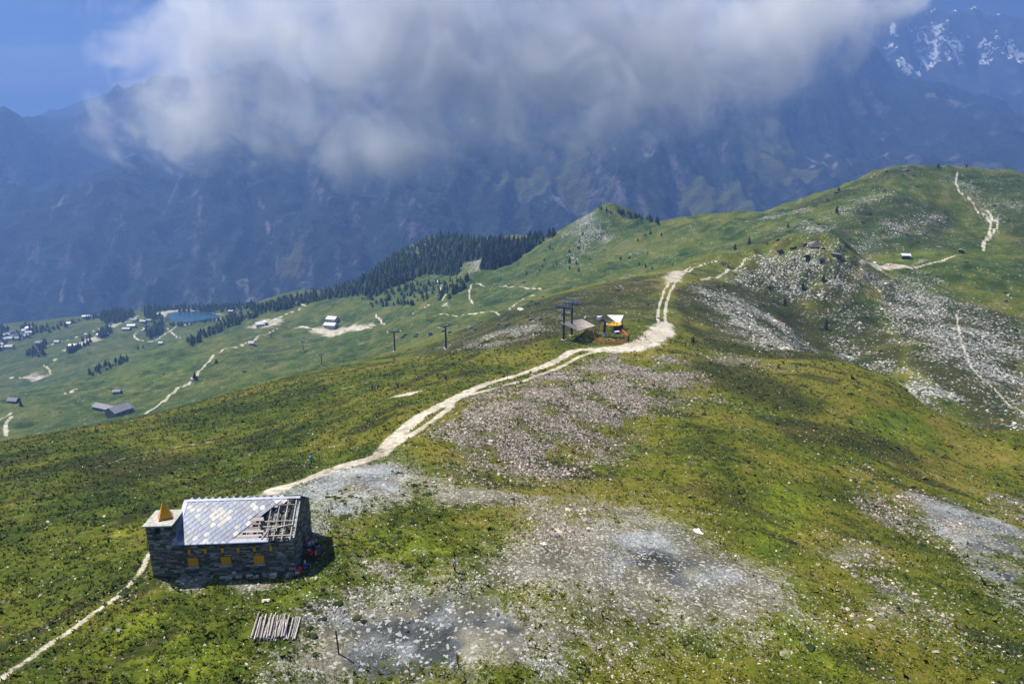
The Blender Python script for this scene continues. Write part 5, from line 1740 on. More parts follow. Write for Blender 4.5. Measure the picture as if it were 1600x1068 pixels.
BODY = {}
for pose in ('stand', 'walk', 'sit'):
    hip, sh, knee, foot, toe, arms, lean = figure(pose)
    V, E, Rr = [(0, 0, hip)], [], [(.13, .10)]
    w = chain(V, E, Rr, [((0, lean * .4, hip + .18), (.125, .09)), ((0, lean * .8, hip + .38), (.15, .10)), ((0, lean, sh), (.10, .08))], 0)
    nk = chain(V, E, Rr, [((0, lean - .01, sh + .10), .055), ((0, lean - .03, sh + .20), (.075, .085)), ((0, lean - .025, sh + .30), (.078, .09)), ((0, lean - .02, sh + .36), (.045, .05))], w)
    chain(V, E, Rr, [((0, lean - .115, sh + .215), .016)], nk - 2)           # nose
    for s in (-1, 1):
        chain(V, E, Rr, [((s * .085, lean - .015, sh + .225), .018)], nk - 2)  # ears
    for a in arms:
        wr = chain(V, E, Rr, [(a[0], .058), (a[1], .042), (a[2], .028)], w)
        d = (Vector(a[2]) - Vector(a[1])).normalized()
        sidev = d.cross(Vector((0, 0, 1)))
        sidev = (sidev if sidev.length > .1 else Vector((1, 0, 0))).normalized()
        pm = Vector(a[2]) + d * .07
        pi = chain(V, E, Rr, [(tuple(pm), (.038, .016))], wr)
        for k, (off, ln) in enumerate(((-.03, .070), (-.01, .082), (.011, .078), (.03, .060))):
            b0 = pm + sidev * off + d * .03
            chain(V, E, Rr, [(tuple(b0), .0095), (tuple(b0 + d * ln * .55 + Vector((0, -.008, -.004))), .009), (tuple(b0 + d * ln * .9 + Vector((0, -.024, -.01))), .008)], pi)
        th0 = Vector(a[2]) + d * .035 - sidev * .035
        chain(V, E, Rr, [(tuple(th0), .011), (tuple(th0 + d * .035 - sidev * .02), .010), (tuple(th0 + d * .065 - sidev * .018), .009)], wr)
    for s, kn, ft, te in zip((-1, 1), knee, foot, toe):
        chain(V, E, Rr, [((s * .09, 0, hip - .04), .088), (kn, .058), (ft, .040), (te, .036)], 0)
    body = skin_mesh('body', V, E, Rr)
    body.materials.append(SKIN)
    V, E, Rr = [(0, 0, hip - .02)], [], [(.145, .115)]
    w = chain(V, E, Rr, [((0, lean * .4, hip + .18), (.142, .108)), ((0, lean * .8, hip + .38), (.168, .118)), ((0, lean, sh + .01), (.105, .09))], 0)
    for a in arms:
        m_ = Vector(a[1]).lerp(Vector(a[2]), .25)
        chain(V, E, Rr, [(a[0], .072), (a[1], .056), (tuple(m_), .052)], w)
    shirt = skin_mesh('shirt', V, E, Rr)
    V, E, Rr = [(0, 0, hip)], [], [(.15, .118)]
    for s, kn, ft in zip((-1, 1), knee, foot):
        m_ = Vector(kn).lerp(Vector(ft), .85)
        chain(V, E, Rr, [((s * .092, 0, hip - .05), .104), (kn, .074), (tuple(m_), .060)], 0)
    trous = skin_mesh('trousers', V, E, Rr)
    shoe = MB()
    for ft, te in zip(foot, toe):
        shoe.bar(Vector(ft) + Vector((0, .05, -.01)), Vector(te) + Vector((0, -.03, 0.005)), 0.10, 0.09)
    shoes = shoe.mesh('shoes')
    bm = bmesh.new()
    bmesh.ops.create_uvsphere(bm, u_segments=12, v_segments=8, radius=0.112)
    bmesh.ops.delete(bm, geom=[v for v in bm.verts if v.co.z < -0.02 and v.co.y < 0.03 or v.co.z < -0.075], context='VERTS')
    for v in bm.verts:
        v.co = Vector((v.co.x * .88, v.co.y * .98 + lean - .015, v.co.z + sh + .275))
    hair = bpy.data.meshes.new('hair')
    bm.to_mesh(hair)
    bm.free()
    pk = MB().box((-.15, .10, sh - .46), (.15, .32, sh + .05), 0.85).box((-.11, .32, sh - .40), (.11, .40, sh - .18)).mesh('backpack')
    BODY[pose] = (body, shirt, trous, shoes, hair, pk)


def paint(o, m):
    if not o.data.materials:
        o.data.materials.append(m)
    o.material_slots[0].link = 'OBJECT'
    o.material_slots[0].material = m


def person(px, py, pose, rz, shirt, trousers, label, hair='hair', pack=None, s=1.0, group=None, p=None):
    p = Vector(p if p is not None else T.hit(px, py))
    t = thing('person', p, label, 'person', group, R(rz))
    t.scale = (s, s, s)
    b, sh, tr, so, ha, pk = BODY[pose]
    link('body', b, None, t)
    paint(link('shirt', sh, None, t), CLOTH[shirt])
    paint(link('trousers', tr, None, t), CLOTH[trousers])
    paint(link('shoes', so, None, t), CLOTH['khaki'])
    paint(link('hair' if hair == 'hair' else 'hat', ha, None, t), CLOTH[hair])
    if pack:
        paint(link('backpack', pk, None, t), CLOTH[pack])
    return t


person(710.5, 893, 'stand', -60, 'violet', 'black', 'person in white and violet top and black trousers standing alone on gravel', s=1.0)
person(487, 726, 'walk', 40, 'sky', 'khaki', 'person in bright blue jacket walking on the grass beside the gravel', pack='sky', s=1.05)
# group resting in the shadow of the chapel gable
for px, py, pose, rz, s_, tr, hair, pk, lab in [
    (484, 855, 'sit', -60, 'white', 'navy', 'hair', None, 'person in white top sitting nearest the gable in the chapel shadow'),
    (489, 853, 'sit', -20, 'white', 'blue', 'hair', None, 'person in white and blue sitting at the back of the shaded group'),
    (495, 855, 'sit', 30, 'black', 'khaki', 'hat', None, 'person in dark top with pale sun hat sitting in the chapel shadow'),
    (498, 862, 'sit', 70, 'blue', 'navy', 'hair', None, 'person in blue jacket sitting at the right edge of the chapel shadow'),
    (493, 870, 'sit', 110, 'orange', 'black', 'hair', None, 'person in orange top sitting in the middle of the chapel shadow'),
    (484, 868, 'sit', -120, 'red', 'navy', 'hair', 'red', 'person in red jacket with red backpack sitting below the gable'),
    (477, 889, 'sit', 160, 'blue', 'navy', 'hat', None, 'person in blue top and pale hat sitting at the front of the chapel shadow')]:
    person(px, py, pose, rz, s_, tr, lab, hair, pk)
bp = thing('backpack', T.hit(469, 893), 'red backpack on the ground at the front corner of the chapel', 'backpack', rz=R(40))
MB().box((-.2, -.15, 0), (.2, .15, .55), .8).build('pack_body', CLOTH['red'], bp)
MB().box((-.15, -.22, .08), (.15, -.15, .32)).build('pocket', CLOTH['red'], bp)
# walkers on the grass slope
for px, py, pose, rz, s_, tr, hair, pk, lab in [
    (582, 612, 'stand', 20, 'black', 'black', 'hair', None, 'leftmost person in black of the three standing on the slope'),
    (585.5, 612, 'walk', -40, 'navy', 'black', 'hat', None, 'person in navy with pale hat in the middle of the three on the slope'),
    (590.5, 610, 'walk', -70, 'black', 'black', 'hair', 'black', 'rightmost of the three people on the slope, carrying a dark pack'),
    (622, 607.5, 'stand', 10, 'black', 'black', 'hat', None, 'person in black with pale cap standing left of the sitting one'),
    (633, 608, 'sit', 60, 'red', 'black', 'hair', None, 'person in reddish top sitting on the grass above the pale bare strip'),
    (651, 596, 'walk', 90, 'white', 'black', 'hair', None, 'person in white top and dark trousers walking above the pale strip'),
    (684.5, 591, 'walk', 120, 'black', 'black', 'hair', 'black', 'person all in black walking highest up the grass slope'),
    (998, 531, 'walk', 60, 'white', 'black', 'hair', 'red', 'walker in white with red pack on the station yard'),
    (1008.5, 529, 'walk', -80, 'white', 'navy', 'hair', None, 'second walker in white on the pale station yard'),
    (998, 504, 'stand', 0, 'black', 'black', 'hair', None, 'dark figure standing at the end of the green bank behind the station'),
    (1390, 417, 'walk', 80, 'black', 'black', 'hair', None, 'dark figure walking on the pale path of the green saddle'),
    (1418, 427, 'walk', 30, 'black', 'black', 'hair', None, 'dark figure below the small hut on the saddle')]:
    person(px, py, pose, rz, s_, tr, lab, hair, pk, s=1.08)
for px, py, w, lab in [
 (1460, 1019, 15, 'flat pale boulder at the left end of the bright group in the right foreground'),
 (1504, 1013, 14, 'pale wedge shaped boulder at the back of the bright group in the right foreground'),
 (1514, 1024, 12, 'bright upright boulder at the right end of the group in the right foreground'),
 (1494, 1031, 13, 'rounded pale boulder nearest the camera in the right foreground group'),
 (1488, 1016, 10, 'small pale boulder in the middle of the right foreground group'),
 (1566, 1050, 14, 'lone rounded pale boulder at the lower right corner of the slope'),
 (1543, 930, 15, 'long pale boulder in grass below the slate scar on the right'),
 (1098, 802, 8, 'small white boulder beyond the white sheet on the grass'),
 (945, 795, 12, 'flat white boulder at the upper edge of the pale gravel patch'),
 (984, 860, 7, 'small dark topped boulder inside the grey gravel patch'),
 (1148, 1063, 13, 'pale boulder at the bottom edge of the picture right of centre'),
 (1072, 1057, 11, 'flat pale boulder at the bottom edge below the gravel patch'),
 (1100, 1050, 9, 'narrow white boulder beside the flat one at the bottom edge'),
 (954, 1040, 12, 'tall split boulder standing in dark grass at bottom centre'),
 (985, 1005, 13, 'pointed white boulder with a dark shadowed side below the gravel patch'),
 (187, 986, 14, 'white flat boulder on the grass right of the foreground trail'),
 (108, 1048, 11, 'pale boulder beside the start of the trail in the lower left corner'),
 (88, 1028, 9, 'small pale boulder on the grass near the lower left corner'),
 (74, 815, 8, 'lone white boulder high on the left grass slope'),
 (65, 930, 10, 'white boulder in the grass left of the trail'),
 (8, 940, 10, 'pale boulder at the left edge of the picture'),
 (636, 972, 12, 'oval dark boulder on slate rubble behind the wooden post'),
 (634, 986, 13, 'greenish grey boulder on slate rubble nearest the wooden post'),
 (284, 911, 10, 'bluish white flat boulder in front of the chapel wall'),
 (232, 893, 9, 'pale boulder against the corner of the chapel tower'),
 (229, 902, 9, 'white boulder at the trail end below the chapel tower'),
 (412, 940, 20, 'long pale slab lying on grass between chapel and log pile'),
 (521, 853, 12, 'bluish white boulder right of the chapel shadow'),
 (662, 868, 11, 'dark edged boulder in the small rubble ring'),
 (648, 860, 10, 'pale boulder on the rim of the small rubble ring'),
 (1430, 820, 16, 'long white rock ledge in grass left of the slate scar'),
 (1322, 882, 15, 'blue grey flat boulder in the pale stone strip on the right'),
 (1400, 818, 13, 'pale rock ledge left end above the slate scar'),
]:
    boulder(px, py, w, lab, None, 0 if 'pale' in lab or 'white' in lab else 2)
for cx, cy, rx, ry, cnt, wl, lab, grp in [
 (1440, 940, 150, 90, 34, 6, 'pale loose boulder among grass in the right foreground', 'boulders in the right foreground'),
 (1300, 690, 190, 90, 30, 6, 'pale boulder on the green slope right of the mound', 'boulders on the right slope'),
 (720, 1000, 170, 60, 26, 5, 'grey boulder on the dark slate rubble in the foreground', 'boulders on the dark slate'),
 (560, 950, 90, 35, 40, 7, 'bluish white slab in the rubble heap right of the log pile', 'slabs in the rubble heap'),
 (120, 880, 130, 130, 24, 5, 'small white boulder on the left grass slope', 'boulders on the left slope'),
 (340, 990, 150, 60, 24, 5, 'small pale boulder in the grass below the chapel', 'boulders below the chapel'),
 (850, 830, 90, 40, 26, 5, 'pale boulder on the brown grass above the gravel patch', 'boulders above the gravel patch'),
 (860, 690, 150, 60, 40, 6, 'pinkish grey boulder on the stony mound', 'boulders on the stony mound'),
]:
    for _ in range(cnt):
        a, q = random.uniform(0, 6.283), math.sqrt(random.random())
        px, py = cx + rx * q * math.cos(a), cy + ry * q * math.sin(a)
        if 220 < px < 515 and 770 < py < 905 or py > 1075:
            continue
        boulder(px, py, wl * random.uniform(0.45, 1.1), lab, grp)

OUTM = stone_material('outcrop_rock', [(0, (0.05, 0.05, 0.042)), (0.5, (0.12, 0.12, 0.105)), (1, (0.26, 0.255, 0.23))])
for px, py, w, lab in [(1222, 392, 16, 'leftmost jagged outcrop on the rocky crest beside the side trail'), (1238, 386, 22, 'broad jagged outcrop on the left part of the rocky crest'), (1256, 381, 20, 'tall jagged outcrop on top of the rocky crest'),
                       (1273, 383, 24, 'largest dark outcrop at the summit of the rocky crest'), (1290, 389, 20, 'dark outcrop just right of the summit of the rocky crest'), (1306, 396, 18, 'slanting outcrop on the right end of the rocky crest'),
                       (1322, 405, 14, 'small outcrop where the rocky crest falls to the gully'), (1262, 398, 16, 'outcrop below the summit of the rocky crest'), (1285, 406, 14, 'low outcrop on the scree below the rocky crest'),
                       (1240, 404, 12, 'low dark outcrop on the left scree below the crest'), (1362, 273, 12, 'dark outcrop at the left of the right hill skyline'), (1386, 268, 14, 'jagged outcrop on the right hill skyline left of the trail top'),
                       (1412, 265, 12, 'flat dark outcrop on the right hill skyline'), (1308, 300, 11, 'outcrop low on the left skyline of the right hill'), (1500, 392, 16, 'grey rock ledge on the slope right of the hut'), (1468, 386, 14, 'pale grey ledge just right of the saddle hut'),
                       (1575, 462, 13, 'larger grey outcrop at the far right edge of the picture'), (1566, 470, 10, 'smaller grey outcrop just below the larger one at the far right edge'), (1186, 640, 10, 'grey outcrop in the turf right of the stony mound')]:
    me = ROCKS[random.randrange(7)].copy()
    me.materials.clear()
    me.materials.append(OUTM)
    p = T.hit(px, py)
    s = w * math.hypot(*p[:2]) / FOC
    o = link('rock_outcrop', me, loc=(p[0], p[1], p[2] - s * 0.06), rot=(random.uniform(-0.4, 0.4), random.uniform(-0.4, 0.4), random.uniform(0, 6.28)), scale=(s * 1.25, s * random.uniform(0.6, 0.9), s * random.uniform(0.7, 1.1)))
    tag(o, lab, 'outcrop')

# ------------------------------------------------------------------ conifers
CRN = [material('conifer_needles', (0.030, 0.055, 0.026), 0.9, 0.45, 0.7, spec=0.1, island=0.45), material('conifer_needles_dark', (0.020, 0.040, 0.026), 0.9, 0.4, 0.7, spec=0.1, island=0.45)]
TRK = material('conifer_bark', (0.07, 0.05, 0.035), 0.9, 0.3)


def crown_geo(rr, tiers=5, sides=8):
    """Ragged boughs in drooping whorls on a unit-height tree."""
    vs, fs = [], []
    lean = (rr.uniform(-.03, .03), rr.uniform(-.03, .03))
    for t_ in range(tiers):
        f = t_ / tiers
        z0 = 0.12 + 0.80 * f
        rad = 0.24 * (1 - f) ** 0.85 + 0.025
        k = len(vs)
        off = rr.uniform(0, 6.28)
        vs.append((lean[0] * z0, lean[1] * z0, z0 + 0.30 * (1 - 0.45 * f)))
        for i in range(sides * 2):
            a = off + math.pi * i / sides
            r_ = rad * (rr.uniform(0.85, 1.25) if i % 2 == 0 else rr.uniform(0.4, 0.65))
            vs.append((lean[0] * z0 + r_ * math.cos(a), lean[1] * z0 + r_ * math.sin(a), z0 - (0.05 if i % 2 == 0 else -0.03) + rr.uniform(-.02, .02)))
        for i in range(sides * 2):
            fs.append((k, k + 1 + i, k + 1 + (i + 1) % (sides * 2)))
    return vs, fs


PROTO = []
for i in range(6):
    rr = random.Random(200 + i)
    vs, fs = crown_geo(rr)
    t = bpy.data.objects.new('conifer', None)
    mbc = MB().add(vs, fs)
    cme = bpy.data.meshes.new('crown')
    cme.from_pydata(vs, [], fs)
    cme.materials.append(CRN[i % 2])
    tme = MB().tube((0, 0, -0.08), (0, 0, 0.62), 0.026, 0.010, 6).mesh('trunk')
    tme.materials.append(TRK)
    PROTO.append((cme, tme, np.array(vs), np.array(fs)))


def tree(p, h, label, group=None):
    cme, tme, _, _ = random.choice(PROTO)
    w = h * random.uniform(0.95, 1.5)
    t = thing('conifer', p, label, 'tree', group, random.uniform(0, 6.28))
    t.scale = (w, w, h)
    link('crown', cme, None, t)
    link('trunk', tme, None, t)
    return t


def in_poly(x, y, P):
    c = False
    for i in range(len(P)):
        (x0, y0), (x1, y1) = P[i], P[(i + 1) % len(P)]
        if (y0 > y) != (y1 > y) and x < (x1 - x0) * (y - y0) / (y1 - y0) + x0:
            c = not c
    return c


WOODS = [  # photo outline, trees, height, label, group
 ([(552,462),(562,438),(600,412),(640,388),(690,368),(760,376),(800,378),(868,368),(840,385),(800,410),(768,424),(745,420),(758,404),(722,412),(715,432),(660,428),(640,438),(610,450),(580,462)], 1700, 11.5, 'dark conifer in the wood on the forested knoll', 'conifers on the forested knoll'),
 ([(390,482),(440,470),(520,452),(560,440),(560,462),(520,466),(450,482),(400,492)], 420, 10, 'conifer in the dark belt behind the valley meadow', 'conifers behind the valley meadow'),
 ([(222,486),(240,478),(300,478),(345,478),(400,474),(395,486),(345,488),(262,488),(255,500),(236,502),(226,496)], 280, 12, 'conifer in the wood round the far shore of the lake', 'conifers round the lake'),
 ([(150,496),(165,486),(190,484),(210,490),(205,500),(180,510),(170,508)], 150, 14, 'conifer in the copse on the knoll left of the lake', 'conifers in the copse left of the lake'),
 ([(228,524),(226,516),(236,508),(256,508),(258,518),(250,526),(236,530)], 60, 14, 'conifer in the round clump by the looping road', 'conifers in the round clump'),
 ([(262,506),(300,505),(345,497),(380,490),(380,496),(330,504),(270,512)], 70, 8, 'conifer in the row along the near lake shore', 'conifers along the near lake shore'),
 ([(95,548),(120,536),(150,522),(172,510),(176,520),(150,534),(110,552)], 110, 11, 'conifer in the belt above the dirt road', 'conifers above the dirt road'),
 ([(40,556),(70,530),(76,545),(60,560)], 40, 11, 'conifer between the village and the meadow', 'conifers by the village'),
 ([(20,520),(40,508),(70,512),(100,508),(150,494),(150,500),(100,514),(60,524),(30,534)], 70, 11, 'conifer on the far rim above the village', 'conifers on the far rim'),
 ([(290,534),(320,520),(350,506),(400,490),(405,496),(360,512),(320,530),(300,540)], 130, 10, 'conifer in the strip on the crest of the meadow spur', 'conifers on the meadow spur'),
 ([(140,584),(160,570),(200,558),(200,566),(170,578),(146,590)], 46, 8, 'conifer in the dark clump on the spur crest above the barn', 'conifers above the alp barn'),
 ([(560,465),(620,448),(700,440),(720,436),(690,462),(640,478),(580,480)], 130, 8, 'scattered young conifer on the slope below the forested knoll', 'conifers on the slope below the knoll'),
 ([(715,445),(740,430),(735,445),(700,468),(680,475),(690,462)], 22, 9, 'conifer along the track below the middle hill', 'conifers along the lower track'),
 ([(0,505),(18,515),(10,545),(0,550)], 40, 11, 'conifer at the far left edge behind the village', 'conifers left of the village'),
]
cands = []
for P, cnt, h, lab, grp in WOODS:
    xs, ys = [p[0] for p in P], [p[1] for p in P]
    k = tries = 0
    while k < cnt and tries < cnt * 40:
        tries += 1
        px, py = random.uniform(min(xs), max(xs)), random.uniform(min(ys), max(ys))
        if not in_poly(px, py, P):
            continue
        g = T.hit(px, py)
        if T.sample(M['path'], g[0:1], g[1:2])[0] > 0.4 or (T.sample(M['scree'], g[0:1], g[1:2])[0] > 0.5 and random.random() < 0.85):
            continue
        hh = h * random.uniform(0.45, 1.2)
        cands.append((hh / math.hypot(g[0], g[1]), g, hh, lab, grp))
        k += 1
cands.sort(key=lambda c: -c[0])
for _, g, hh, lab, grp in cands[:255]:
    tree(g, hh, lab, grp)
V_, F_, kk = [], [], 0
for _, g, hh, lab, grp in cands[255:]:
    cme, tme, pv, pf = random.choice(PROTO)
    a = random.uniform(0, 6.28)
    w = hh * random.uniform(0.95, 1.5)
    x = pv[:, 0] * math.cos(a) - pv[:, 1] * math.sin(a)
    y = pv[:, 0] * math.sin(a) + pv[:, 1] * math.cos(a)
    V_.append(np.c_[x * w + g[0], y * w + g[1], pv[:, 2] * hh + g[2]])
    F_.append(pf + kk)
    kk += len(pv)
fo = link('forest', raw_mesh('forest', np.concatenate(V_), np.concatenate(F_), CRN[0]))
fo['kind'] = 'stuff'
# single trees and bushes on the hills
for px, py, h, lab in [(913, 331, 9, 'conifer on the left shoulder of the middle hilltop'), (905, 338, 7, 'small conifer on the left edge of the middle hill'), (894, 344, 7, 'lowest conifer on the left edge of the middle hill'),
                       (1148, 391, 5.5, 'dark conifer by the pale rocks below the saddle'), (1170, 383, 6.5, 'larger dark conifer by the pale rocks near the side trail'),
                       (1231, 356, 4.5, 'lone conifer on the left slope of the right hill'), (1307, 333, 7, 'broad dark conifer on the rocky band of the right hill'),
                       (1051, 415, 3, 'small conifer at the bend of the upper road'), (305, 593, 9, 'dark round conifer beside the curving valley road'), (338, 568, 6, 'small conifer on the rocky bank by the valley road'),
                       (216, 546, 9, 'twin conifer on the spur crest left of the tiny hut'), (224, 544, 7, 'smaller twin conifer on the spur crest left of the tiny hut'), (69, 556, 15, 'tall pointed conifer standing alone on the dirt field'),
                       (1254, 452, 5, 'small conifer among the scree of the right face'), (1286, 440, 5, 'bushy conifer below the rocky crest at right'), (1226, 478, 5, 'dwarf conifer on the right face below the scree'),
                       (1290, 514, 6, 'dark conifer in the gully at the foot of the right face'), (1083, 537, 3, 'small bushy conifer below the station yard on the right face'), (1510, 262, 4, 'small conifer on the right skyline'), (1310, 299, 5, 'small conifer on the skyline ridge of the right hill'), (1466, 262, 5, 'small dark conifer on the top of the right hill'),
                       (33, 634, 5, 'small conifer beside the dark low hut at far left')]:
    tree(T.hit(px, py), h, lab)
for i in range(34):
    f = random.random()
    px, py = 920 + 110 * f, 322 + 24 * f + random.uniform(0, 5)
    tree(T.hit(px, py), random.uniform(4, 8), 'small conifer on the skyline of the middle hill', 'conifers on the middle hilltop')
for i in range(40):
    px, py = random.uniform(810, 1040), random.uniform(340, 430)
    tree(T.hit(px, py), random.uniform(2.5, 5), 'scattered dwarf conifer on the flank of the middle hill', 'dwarf conifers on the middle hill')

# ------------------------------------------------------------------ buildings in the valley, hut, lake
PLAS = material('white_plaster', (0.42, 0.40, 0.37), 0.9, 0.2)
TIMB = material('brown_timber', (0.10, 0.06, 0.04), 0.85, 0.3)
RUB = material('rubble_wall', (0.20, 0.19, 0.18), 0.9, 0.3)
RF_S = material('stone_roof', (0.34, 0.34, 0.38), 0.6, 0.25, 0.6)
RF_D = material('dark_roof', (0.16, 0.16, 0.20), 0.6, 0.25, 0.6)
RF_W = material('pale_roof', (0.60, 0.60, 0.64), 0.5, 0.1, 0.6)
GLS = material('window_glass', (0.03, 0.04, 0.06), 0.15, spec=0.6)


def house(name, base, L, D, h, rise, rz, wallm, roofm, label, cat, group=None, windows=True):
    t = thing(name, base, label, cat, group, rz)
    w = MB()
    w.add([(-L/2, -D/2, -2.5), (L/2, -D/2, -2.5), (L/2, D/2, -2.5), (-L/2, D/2, -2.5), (-L/2, -D/2, h), (L/2, -D/2, h), (L/2, D/2, h), (-L/2, D/2, h), (-L/2, 0, h + rise), (L/2, 0, h + rise)],
          [(3, 2, 1, 0), (0, 1, 5, 4), (2, 3, 7, 6), (1, 2, 6, 9, 5), (3, 0, 4, 8, 7), (4, 5, 9, 8), (6, 7, 8, 9)])
    w.build('wall', wallm, t)
    o, th = 0.6, 0.3
    r_ = MB()
    for s in (-1, 1):
        e = rise / (D / 2) * o
        a = [(-L/2 - o, s * (D/2 + o), h - e + .02), (L/2 + o, s * (D/2 + o), h - e + .02), (L/2 + o, 0, h + rise + .02), (-L/2 - o, 0, h + rise + .02)]
        r_.add(a + [(x, y, z + th) for x, y, z in a], [(3, 2, 1, 0), (4, 5, 6, 7), (0, 1, 5, 4), (1, 2, 6, 5), (2, 3, 7, 6), (3, 0, 4, 7)])
    rf = r_.build('roof', roofm, t)
    MB().box((L * .2, 0.3, h + rise * .7), (L * .2 + .8, 1.1, h + rise + 0.9)).build('chimney', wallm, rf)
    if windows:
        for k in range(max(2, int(L / 4))):
            x = -L / 2 + (k + 0.5) * L / max(2, int(L / 4))
            MB().box((x - .5, -D/2 - .05, h * .35), (x + .5, -D/2 + .05, h * .35 + 1.2)).build('window', GLS, t)
        MB().box((L/2 - .05, -0.6, -0.2), (L/2 + .06, 0.6, 2.1)).build('door', TIMB, t)
    return t


def hz_(px, py, **k):
    return Vector(T.hit(px, py, **k))


# long alp barn below the shoulder: L shaped
b = hz_(166, 641, tmin=330)
house('alp_barn', b, 22, 7.5, 3.2, 2.0, R(-24), RUB, RF_D, 'long low wing of the stone alp barn on the pale green yard', 'barn')
b = hz_(187, 646, tmin=330)
house('alp_barn', b, 15, 13, 4.0, 3.2, R(62), RUB, RF_D, 'broad gabled stone barn joined to the long low wing', 'barn')
b = hz_(183, 613, tmin=330)
house('field_hut', b, 6, 4, 1.6, 1.2, R(10), RUB, RF_D, 'tiny bluish hut in the round hollow above the alp barn', 'hut', windows=False)
# two mountain restaurants / lift buildings on the shelf
b = hz_(407, 510)
house('lift_building', b, 12, 9, 4.5, 2.2, R(30), PLAS, RF_W, 'white lower lift building at the left of the gravel yard', 'building')
b = hz_(414, 507)
t = thing('arched_shelter', b, 'white arched shelter with dark mouth beside the lower lift building', 'shelter', rz=R(25))
NA = 10
arch = [(4.6 * math.cos(math.pi * i / NA), 4.8 * math.sin(math.pi * i / NA)) for i in range(NA + 1)]
am = MB()
am.add([(x, -5, z) for x, z in arch] + [(x, 5, z) for x, z in arch] + [(x * .93, -5, z * .93) for x, z in arch] + [(x * .93, 5, z * .93) for x, z in arch],
       [(i, i + 1, NA + 2 + i, NA + 1 + i) for i in range(NA)] + [(2 * NA + 2 + i, 3 * NA + 3 + i, 3 * NA + 4 + i, 2 * NA + 3 + i) for i in range(NA)] + [(i, 2 * NA + 2 + i, 2 * NA + 3 + i, i + 1) for i in range(NA)])
am.build('shell', WHITE, t)
MB().add([(x * .93, 4.6, z * .93) for x, z in arch] + [(x * .93, 4.75, z * .93) for x, z in arch], [tuple(range(NA + 1)), tuple(range(2 * NA + 1, NA, -1))]).build('end_wall', DARK, t)
b = hz_(520, 504)
house('mountain_lodge', b, 13, 11, 6.0, 2.6, R(-18), PLAS, RF_W, 'rear two storey white lodge on the valley shelf', 'lodge')
b = hz_(517, 512)
house('mountain_lodge', b, 15, 10, 4.5, 2.2, R(-14), PLAS, RF_W, 'front white lodge beside the gravel road on the valley shelf', 'lodge')
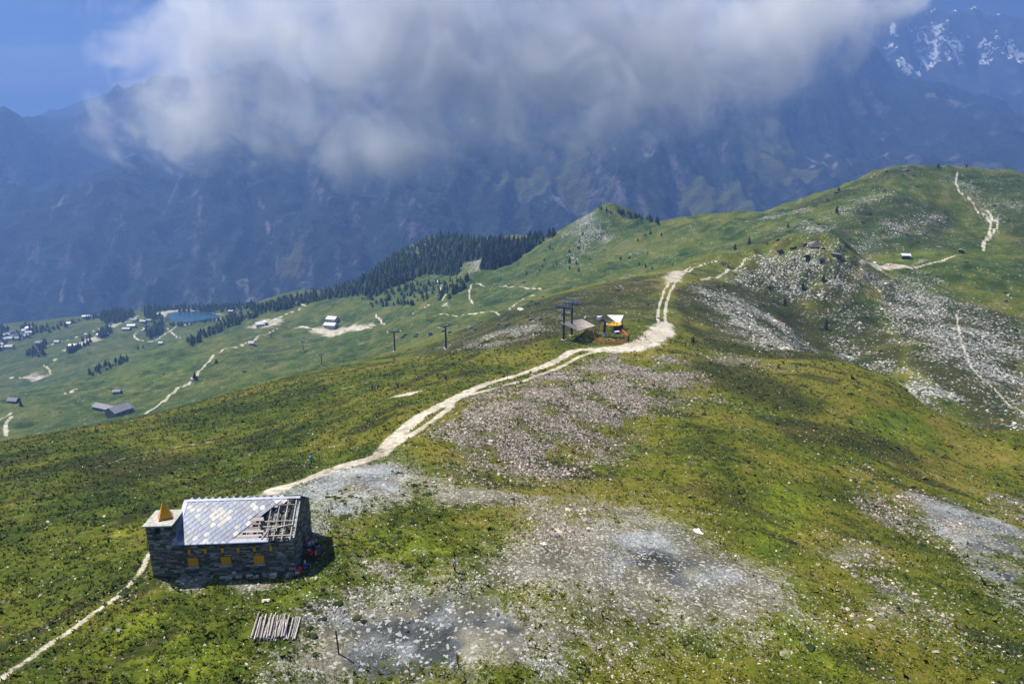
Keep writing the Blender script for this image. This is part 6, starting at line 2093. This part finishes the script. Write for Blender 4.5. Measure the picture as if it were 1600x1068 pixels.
for px, py, L, D, h, rz, wm, rm, lab in [
    (393, 538, 5, 4, 2.2, 10, TIMB, RF_W, 'small dark hut with pale roof below the gravel road'),
    (22, 628, 9, 5, 2.2, -8, TIMB, RF_D, 'dark low hut on the far left meadow'),
    (209.8, 502, 16, 10, 4.5, -15, PLAS, RF_D, 'large dark roofed chalet left of the round tree clump'),
    (224, 504, 12, 8, 3.5, -5, TIMB, RF_S, 'chalet behind the pale car park near the round tree clump'),
    (206, 511, 15, 9, 4.0, 5, PLAS, RF_W, 'long pale roofed chalet below the dirt bank'),
    (198.5, 516, 14, 10, 4.0, 0, TIMB, RF_S, 'grey roofed chalet at the foot of the dirt bank'),
    (234, 502, 10, 7, 3.2, -10, PLAS, RF_D, 'low chalet at the upper edge of the car park'),
    (228, 516, 8, 6, 3.0, 20, PLAS, RF_W, 'small white chalet against the left side of the round tree clump'),
    (251.5, 538, 6, 5, 3.2, 10, TIMB, RF_W, 'tiny hut with white roof at the end of the footpath'),
    (157, 525, 11, 7, 3.5, -8, PLAS, RF_W, 'pale roofed chalet left of a brown chalet on the lower meadow'),
    (165, 524, 9, 7, 3.2, 12, TIMB, RF_S, 'brown chalet beside two dark trees on the lower meadow'),
    (135, 496, 14, 8, 3.5, 12, PLAS, RF_W, 'pale roofed farm on the knoll left of the forest'),
    (108, 507, 9, 7, 3.5, 0, PLAS, RF_W, 'white roofed chalet on the slope above the village trees'),
    (115, 542, 13, 9, 4.0, 12, TIMB, RF_W, 'dark chalet with pale roof on the dirt road bend'),
    (361, 488, 10, 7, 3.5, 0, TIMB, RF_S, 'hut at the right end of the lake'),
    (90, 536, 10, 7, 3.5, -10, PLAS, RF_S, 'chalet with reddish wall between the village trees'),
]:
    house('chalet', hz_(px, py), L, D, h, 2.0, R(rz), wm, rm, lab, 'chalet')
VL = ['white gabled village house at the far left edge', 'village house second row from the left edge']
for px, py, L in [(17.3, 521, 11), (7, 526, 8), (13.6, 525, 8), (18.7, 528, 11), (17.8, 531, 11), (9, 532, 10), (2, 541, 12), (15, 544, 14), (2, 546, 9), (46.8, 515, 14), (46, 522, 12), (38.4, 519, 8), (34, 525, 8), (62, 538, 11), (27, 531, 8), (40, 527, 9)]:
    house('village_house', hz_(px, py), L, L * 0.75, 4.5, 2.4, R(random.choice((-12, 5, 78, 14))), PLAS, random.choice((RF_W, RF_S, RF_S, RF_D)),
          'small pale roofed house in the village cluster at the far left', 'house', 'houses of the far left village', windows=False)
# hut on the saddle at the right
b = hz_(1414, 404)
house('saddle_hut', b, 4.6, 3.6, 2.3, 0.9, R(-12), TIMB, RF_W, 'small dark wooden hut with pale roof on the green saddle at right', 'hut')

# lake
lk = MB()
c = lake_pts.mean(0)
ring = [(c[0] + (p[0] - c[0]) * 1.12, c[1] + (p[1] - c[1]) * 1.12, LAKE_Z) for p in lake_pts]
lk.add(ring, [tuple(range(len(ring)))])
wm_ = bpy.data.materials.new('lake_water')
wm_.use_nodes = True
n = NT(wm_.node_tree)
n.n.clear()
nz = n.noise(n.scalevec(n.node('ShaderNodeNewGeometry').outputs['Position'], (1, 0.4, 1)), 0.06, 4, 0.6)
bb = n.node('ShaderNodeBsdfPrincipled', {'Base Color': n.ramp(nz, [(0.35, (0.012, 0.045, 0.075)), (0.65, (0.035, 0.10, 0.14))]), 'Roughness': 0.16,
            'Normal': n.node('ShaderNodeBump', {'Height': n.noise(n.node('ShaderNodeNewGeometry').outputs['Position'], 0.5, 3, 0.6), 'Strength': 0.3, 'Distance': 0.2}).outputs[0]})
n.l.new(bb.outputs[0], n.node('ShaderNodeOutputMaterial').inputs[0])
lo_ = lk.build('lake_water', wm_)
lo_['kind'] = 'structure'
